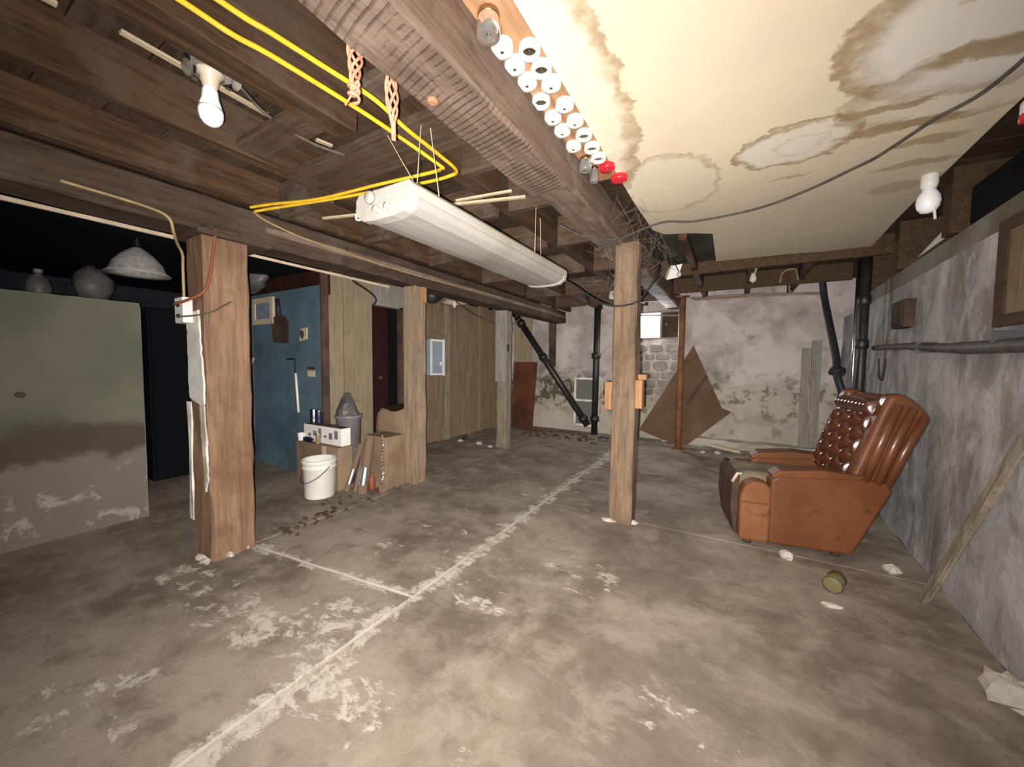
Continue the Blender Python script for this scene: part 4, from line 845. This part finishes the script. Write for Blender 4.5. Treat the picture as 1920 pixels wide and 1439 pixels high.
def carton(name, x0, x1, y0, y1, z0, z1, m, label, cat='box'):
    t = thing(name, ((x0+x1)/2, (y0+y1)/2, z0), label, cat)
    MB().box(x0, x1, y0, y1, z0, z1).build('carton', m, t, bevel=.006)
    return t
t = carton('cardboard_box', -3.79, -3.11, 2.135, 2.29, 0, .40, 'card', 'long cardboard box behind the white pail, carrying the white carton')
MB().box(-3.795, -3.105, 2.13, 2.21, .40, .406).build('flap', 'card', t); MB().box(-3.795, -3.105, 2.213, 2.295, .40, .406).build('flap', 'card', t)
MB().box(-3.35, -3.29, 2.128, 2.132, .0, .40).build('tape', 'tag', t)
t = carton('white_carton', -3.74, -3.13, 2.185, 2.285, .407, .575, 'paper', 'open white printed carton on the long cardboard box')
MB().box(-3.72, -3.15, 2.195, 2.275, .573, .578).build('dark_inside', 'dkbrown', t)
MB().prism([(-3.48, 2.19, .578), (-3.16, 2.19, .578), (-3.22, 2.20, .605), (-3.40, 2.20, .60)], (0, .006, 0)).build('torn_flap', 'dkbrown', t)
for k in range(6): MB().box(-3.66+.085*k, -3.61+.085*k, 2.182, 2.186, .46+.01*(k % 2), .49+.03*(k % 3)).build('print_mark', 'tote', t)
def can(x, y, z, r, h, m, label, name='tin_can'):
    t = thing(name, (x, y, z), label, 'can')
    bd = MB().lathe([(r*.96, z), (r, z+.004), (r, z+h*.3), (r*.985, z+h*.32), (r*.985, z+h*.34), (r, z+h*.36), (r, z+h-.005), (r*.95, z+h), (r*.9, z+h-.006), (.001, z+h-.006)], 20, (x, y, 0)).build('body', m, t, smooth=True)
    MB().lathe([(r*1.02, z+h-.008), (r*1.03, z+h-.003), (r*1.0, z+h)], 20, (x, y, 0), cap=False).build('rim', 'alu', bd, smooth=True)
    return t
can(-3.64, 2.235, .579, .036, .145, 'alu', 'tall shiny can standing on the white carton, left one', 'metal_canister')
can(-3.555, 2.235, .579, .036, .14, 'navy', 'dark shiny can standing on the white carton, right one', 'metal_canister')
can(-3.45, 2.155, .407, .024, .10, 'copper', 'copper-coloured can in front of the white carton', 'metal_canister')
lone('dark_cloth', MB().blob((-3.62, 2.157, .432), (.09, .022, .024), 12, 6, .15, 3), 'navy', 'dark blue rag in front of the left end of the white carton', 'rag', smooth=True)
lone('white_cup', MB().lathe([(.028, .407), (.036, .48), (.032, .48), (.026, .415), (.001, .415)], 14, (-3.75, 2.165, 0), cap=False), 'paper', 'white cup left of the dark blue rag', 'cup')
t = thing('plastic_tote', (-3.54, 2.56, 0), 'grey translucent tub with a crumpled bag behind the white carton', 'tub')
MB().lathe([(.10, 0), (.11, .01), (.125, .60), (.138, .61), (.138, .64), (.115, .64), (.001, .61)], 20, (-3.54, 2.56, 0)).build('tub', 'tote', t, smooth=True)
b = MB().lathe([(.115, .64), (.105, .69), (.07, .77), (.04, .84), (.025, .87), (.001, .875)], 14, (-3.56, 2.56, 0)); rgk = random.Random(6)
for p in b.v: p += Vector((rgk.uniform(-.015, .015), rgk.uniform(-.015, .015), 0))
b.build('bag', 'bag', t)
t = thing('burlap_sack', (-3.14, 2.86, 0), 'slumped brown paper sack behind the brown carton', 'sack')
b = MB()
def sack(u, v):
    a = u*2*math.pi; r = .9+.1*math.sin(a*3+v*4)
    sq = 1-.12*v**3 if v < .95 else .7
    return (-3.17+.31*math.cos(a)*r*sq, 2.90+.16*math.sin(a)*r*sq, .70*v+(.04*math.sin(a*2+.6)+.05*math.cos(a))*v)
b.grid(sack, 28, 12); b.quad(*[sack(k/28, 1) for k in range(28)])
b.build('sack', 'card', t, smooth=True)
carton('brown_carton', -3.06, -2.76, 2.38, 2.62, 0, .50, 'card', 'narrow brown carton beside the weathered tan post')
def roll(a, c, r, m, label, wrap=None):
    t = thing('cardboard_tube', a, label, 'tube', 'tubes leaning on the brown carton')
    a, c = Vector(a), Vector(c); d = (c-a)
    MB().lathe([(r*.8, 0), (r, 0), (r, d.length), (r*.8, d.length), (r*.8, d.length-.03), (.001, d.length-.03)], 16, a, d).build('tube', m, t, smooth=False)
    if wrap:
        MB().lathe([(r*1.03, d.length*.15), (r*1.03, d.length*.45)], 16, a, d, cap=False).build('wrap', wrap, t, smooth=True)
    return t
roll((-2.83, 2.17, .02), (-2.90, 2.322, .50), .042, 'card', 'tan tube with a foil band leaning on the brown carton', 'silver')
roll((-2.95, 2.19, .01), (-2.985, 2.35, .46), .020, 'card', 'thin brown tube leaning left of the foil-banded tube')
roll((-3.03, 2.16, .01), (-3.045, 2.34, .42), .026, 'card', 'brown tube with a foil patch leaning nearest the pail', 'silver')
t = thing('foil_garland', (-2.785, 2.36, .06), 'twisted silver foil strip hanging down the brown carton', 'garland')
gp = [(-2.785+.012*math.sin(k*.8), 2.362, .51-.034*k) for k in range(14)]
for k, p in enumerate(gp): MB().blob(p, (.013, .013, .016), 7, 5, .2, k).build('bead', 'silver', t)
MB().tube(gp, .004, 5).build('cord', 'string', t)
lone('red_bottle', MB().lathe([(.03, .0), (.032, .01), (.032, .1), (.014, .13), (.014, .16), (.001, .16)], 14, (-2.90, 2.335, 0)), 'orange', 'small rust-red bottle on the floor among the leaning tubes', 'bottle', smooth=True)
lone('round_cap', MB().lathe([(.035, 0), (.04, .01), (.04, .02), (.001, .028)], 16, (-2.74, 2.34, .03), (.4, -.8, .4)), 'card', 'brown round cap on the floor beside the weathered tan post', 'cap')

# ------------------------------------------------------------------ recliner
RZ = math.radians(10); O = Vector((.08, 2.90, 0)); ex = Vector((math.cos(RZ), math.sin(RZ), 0)); ey = Vector((-math.sin(RZ), math.cos(RZ), 0))
rc = thing('recliner', (0, 0, 0), 'tufted brown leather recliner beside the grey right wall', 'armchair')
ctr = O + ex*.4 + ey*.33
rc.location = ctr; WORLD[rc.name] = tuple(ctr); rc.rotation_euler = (0, 0, RZ)
class CB(MB):
    def build(s, name, m, parent=None, smooth=True, bevel=0):
        s.v = [p - Vector((.4, .33, 0)) for p in s.v]
        me = bpy.data.meshes.new(name); me.from_pydata([tuple(p) for p in s.v], [], s.f); me.update()
        for p in me.polygons: p.use_smooth = smooth
        o = bpy.data.objects.new(name, me); COL.objects.link(o); me.materials.append(M[m]); o.parent = parent or rc
        if bevel: bv = o.modifiers.new('bevel', 'BEVEL'); bv.width = bevel; bv.segments = 3; bv.limit_method = 'ANGLE'
        return o
def armside(y0, y1, name):
    prof = [(.17, .03), (.615, .03), (.79, .45), (.77, .50), (.62, .52), (.42, .535), (.22, .50), (.17, .46)]
    CB().prism([(x, y0, z) for x, z in prof], (0, y1-y0, 0)).build(name, 'vinyl', smooth=False, bevel=.02)
    fr = [(.0, .03), (.175, .03), (.18, .30), (.18, .40), (.14, .435), (.07, .44), (.02, .40), (.0, .33)]
    a = CB().prism([(x, y0-.004, z) for x, z in fr], (0, y1-y0+.008, 0)).build('arm_front', 'vinyl_w', smooth=False, bevel=.022)
    CB().prism([(.012, y0-.010, .29), (.172, y0-.010, .29), (.172, y0-.010, .30), (.012, y0-.010, .30)], (0, y1-y0+.02, 0)).build('seam', 'vinyl', a, smooth=False)
    CB().prism([(.18, y0-.004, .47), (.64, y0-.004, .505), (.66, y0-.004, .535), (.45, y0-.004, .55), (.22, y0-.004, .525), (.17, y0-.004, .49)], (0, y1-y0+.008, 0)).build('arm_pad', 'vinyl', smooth=False, bevel=.02)
armside(0, .12, 'arm'); armside(.54, .66, 'arm')
CB().prism([(.03, .12, .05), (.60, .12, .05), (.66, .12, .34), (.03, .12, .34)], (0, .42, 0)).build('base', 'dkbrown', smooth=False, bevel=.01)
def seat(u, v):
    x = .6*u; y = .122+.416*v; e = min(u, 1-u, v, 1-v)
    return (x, y, .40+.05*min(1, e/.12)**.5+.012*math.sin(v*9))
b = CB().grid(seat, 18, 18); b.box(.0, .60, .122, .538, .32, .40); b.build('seat', 'dustseat')
CB().prism([(-.015, .08, .04), (.0, .08, .04), (.01, .08, .45), (-.005, .08, .46), (-.035, .08, .40), (-.04, .08, .22)], (0, .50, 0)).build('footrest', 'dkbrown', smooth=False, bevel=.012)
CB().tube([(-.035, .08, .40), (-.005, .08, .462), (.02, .08, .46)], .010, 8).build('footrest_welt', 'tag')
bk = [(.60, .44), (.76, .99), (.80, 1.03), (.86, 1.01), (.935, .93), (.945, .89), (.79, .46), (.74, .40)]
CB().prism([(x, .10, z) for x, z in bk], (0, .46, 0)).build('backrest', 'leather_w', smooth=False, bevel=.025)
nrm = Vector((-.955, 0, .297))
def prof_at(v): return Vector((.60, 0, .47)).lerp(Vector((.765, 0, 1.0)), v)
def tuft(u, v):
    y = .10+.46*u; p = prof_at(v*.985); U, V = u*6, v*7
    d = math.sqrt(abs(math.sin(math.pi*(U+V)/2)*math.sin(math.pi*(U-V)/2)))
    e = min(1, min(u, 1-u)/.06, min(v, 1-v)/.05)
    h = .012+.052*d*e**.5
    if v > .80: h = .012+.055*math.sqrt(max(0, math.sin(math.pi*(v-.80)/.20)))*e**.5+.006*abs(math.sin(u*30))
    q = p+nrm*h; return (q.x, y, q.z)
tp = CB().grid(tuft, 72, 90).build('tufted_panel', 'leather')
for i in range(7):
    for j in range(6):
        u, v = i/6, j/7
        if (i+j) % 2 == 0 and 0 < u < 1 and 0 < v < .78:
            p = prof_at(v*.985)+nrm*.014; CB().lathe([(.010, 0), (.010, .004), (.001, .008)], 8, (p.x, .10+.46*u, p.z), nrm).build('button', 'leather', tp)
def wing(y0, y1, nm):
    w = [(.57, .45), (.59, .52), (.73, .97), (.76, 1.035), (.81, 1.045), (.87, 1.01), (.945, .925), (.95, .88), (.79, .46)]
    o = CB().prism([(x, y0, z) for x, z in w], (0, y1-y0, 0)).build(nm, 'leather_w', smooth=False, bevel=.03)
    for k, (a, c) in enumerate((((.66, .50), (.80, .98)), ((.72, .49), (.865, .96)), ((.765, .48), (.92, .91)))):
        yy = y0 if y0 < .3 else y1
        CB().tube([(a[0], yy, a[1]), ((a[0]+c[0])/2-.008, yy, (a[1]+c[1])/2), (c[0], yy, c[1])], [.022, .029, .022], 10).build('pleat', 'leather_w', o)
wing(.02, .12, 'wing'); wing(.54, .64, 'wing')
for x, y in ((.06, .06), (.06, .60), (.55, .06), (.55, .60)): CB().lathe([(.025, 0), (.03, .04)], 12, (x, y, 0)).build('foot', 'dkbrown')

# ------------------------------------------------------------------ small things on the floor
t = thing('tin_can', (.52, 2.56, 0), 'rusty olive tin can lying on the floor in front of the recliner', 'can')
MB().lathe([(.038, 0), (.042, .004), (.042, .10), (.038, .104), (.036, .095), (.001, .095)], 20, (.50, 2.52, .043), (.35, .9, .0)).build('body', 'olive', t, smooth=True)
MB().lathe([(.043, 0), (.044, .003), (.043, .006)], 20, (.50, 2.52, .043), (.35, .9, 0), cap=False).build('rim', 'dkbrown', t)
lone('plaster_crumb', MB().blob((.47, 2.37, .008), (.05, .016, .010), 9, 5, .25, 2), 'rubble', 'thin white crumb on the floor just before the olive can', 'crumb')
lone('plaster_lump', MB().blob((.335, 2.83, .02), (.035, .03, .03), 9, 6, .2, 3), 'rubble', 'round pale lump on the floor at the near foot of the recliner', 'lump')
lone('plaster_lump', MB().blob((.85, 2.95, .02), (.04, .04, .03), 9, 6, .2, 5), 'rubble', 'round pale lump on the floor between the recliner and the wall', 'lump')
lone('pale_lath', MB().timber((-.26, 6.05, .06), (.14, 5.82, .045), .045, .03, 6, .003, .003, 2), 'lath', 'pale lath lying on the floor behind the recliner', 'lath')
lone('brown_offcut', MB().timber((-.02, 5.55, .02), (.22, 5.75, .02), .12, .04, 5, .004, .004, 3), 'post_g', 'grey offcut of board on the floor under the pale lath', 'offcut')
rgk = random.Random(12)
scr = [('pale plaster scrap beneath the pale lath', -.12, 5.75, .05), ('pale plaster scrap nearest the leaning brown board', -.3, 5.7, .04), ('dark scrap between the recliner and the pale lath', .0, 5.3, .06),
       ('pale scrap at the foot of the greyed post', -2.95, 4.42, .04), ('yellowish scrap at the foot of the brown board wall', -3.55, 4.5, .045), ('dark scrap at the foot of the brown board wall', -3.62, 4.7, .07),
       ('pale crumb left of the greyed post', -3.2, 4.5, .05)]
for k, (lb, x, yy, r) in enumerate(scr):
    lone('floor_scrap', MB().blob((x, yy, r*.35), (r, r*.8, r*.4), 8, 5, .3, k+20), 'dkbrown' if 'dark' in lb else ('tag' if 'yellow' in lb else 'rubble'), lb, 'scrap', 'scraps on the floor')
# gravelly debris along the slab edge under the left beam
b = MB(); rgk = random.Random(4)
for k in range(90):
    tt = rgk.random(); x = -2.70+rgk.gauss(0, .05)-.25*rgk.random()*(tt > .4); yy = 1.35+1.25*tt; r = rgk.uniform(.006, .02)
    b.blob((x, yy, r*.4), (r*rgk.uniform(.8, 1.6), r, r*.6), 6, 4, .3, k)
for k in range(120):
    x = rgk.uniform(-3.1, -1.2); yy = 5.75+rgk.uniform(-.3, .3); r = rgk.uniform(.008, .03)
    b.blob((x, yy, r*.4), (r*1.3, r, r*.6), 6, 4, .3, k+300)
o = tag(b.build('debris', 'dkbrown'), 'dark grit and debris strewn along the slab edge and far floor', 'debris'); o['kind'] = 'stuff'
# cobwebs
b = MB(); rgk = random.Random(21)
for k in range(130):
    a = Vector((-.69+rgk.gauss(0, .10), 2.78+rgk.uniform(-.05, .12), 2.09+rgk.uniform(-.28, .03))); c = a+Vector((rgk.gauss(0, .08), rgk.uniform(-.04, .04), rgk.gauss(0, .08)))
    c.z = min(c.z, 2.2); m = (a+c)/2+Vector((0, 0, -.015)); b.tube([a, m, c], .0006, 3, False)
for k in range(60):
    yy = rgk.uniform(2.2, 4.2); a = Vector((-.6+rgk.uniform(-.05, .1), yy, 2.2)); c = a+Vector((rgk.gauss(0, .1), rgk.gauss(0, .1), -rgk.uniform(.02, .16))); b.tube([a, c], .0007, 3, False)
o = tag(b.build('cobweb', 'web'), 'dusty cobwebs around the top of the mid-room post', 'cobweb'); o['kind'] = 'stuff'
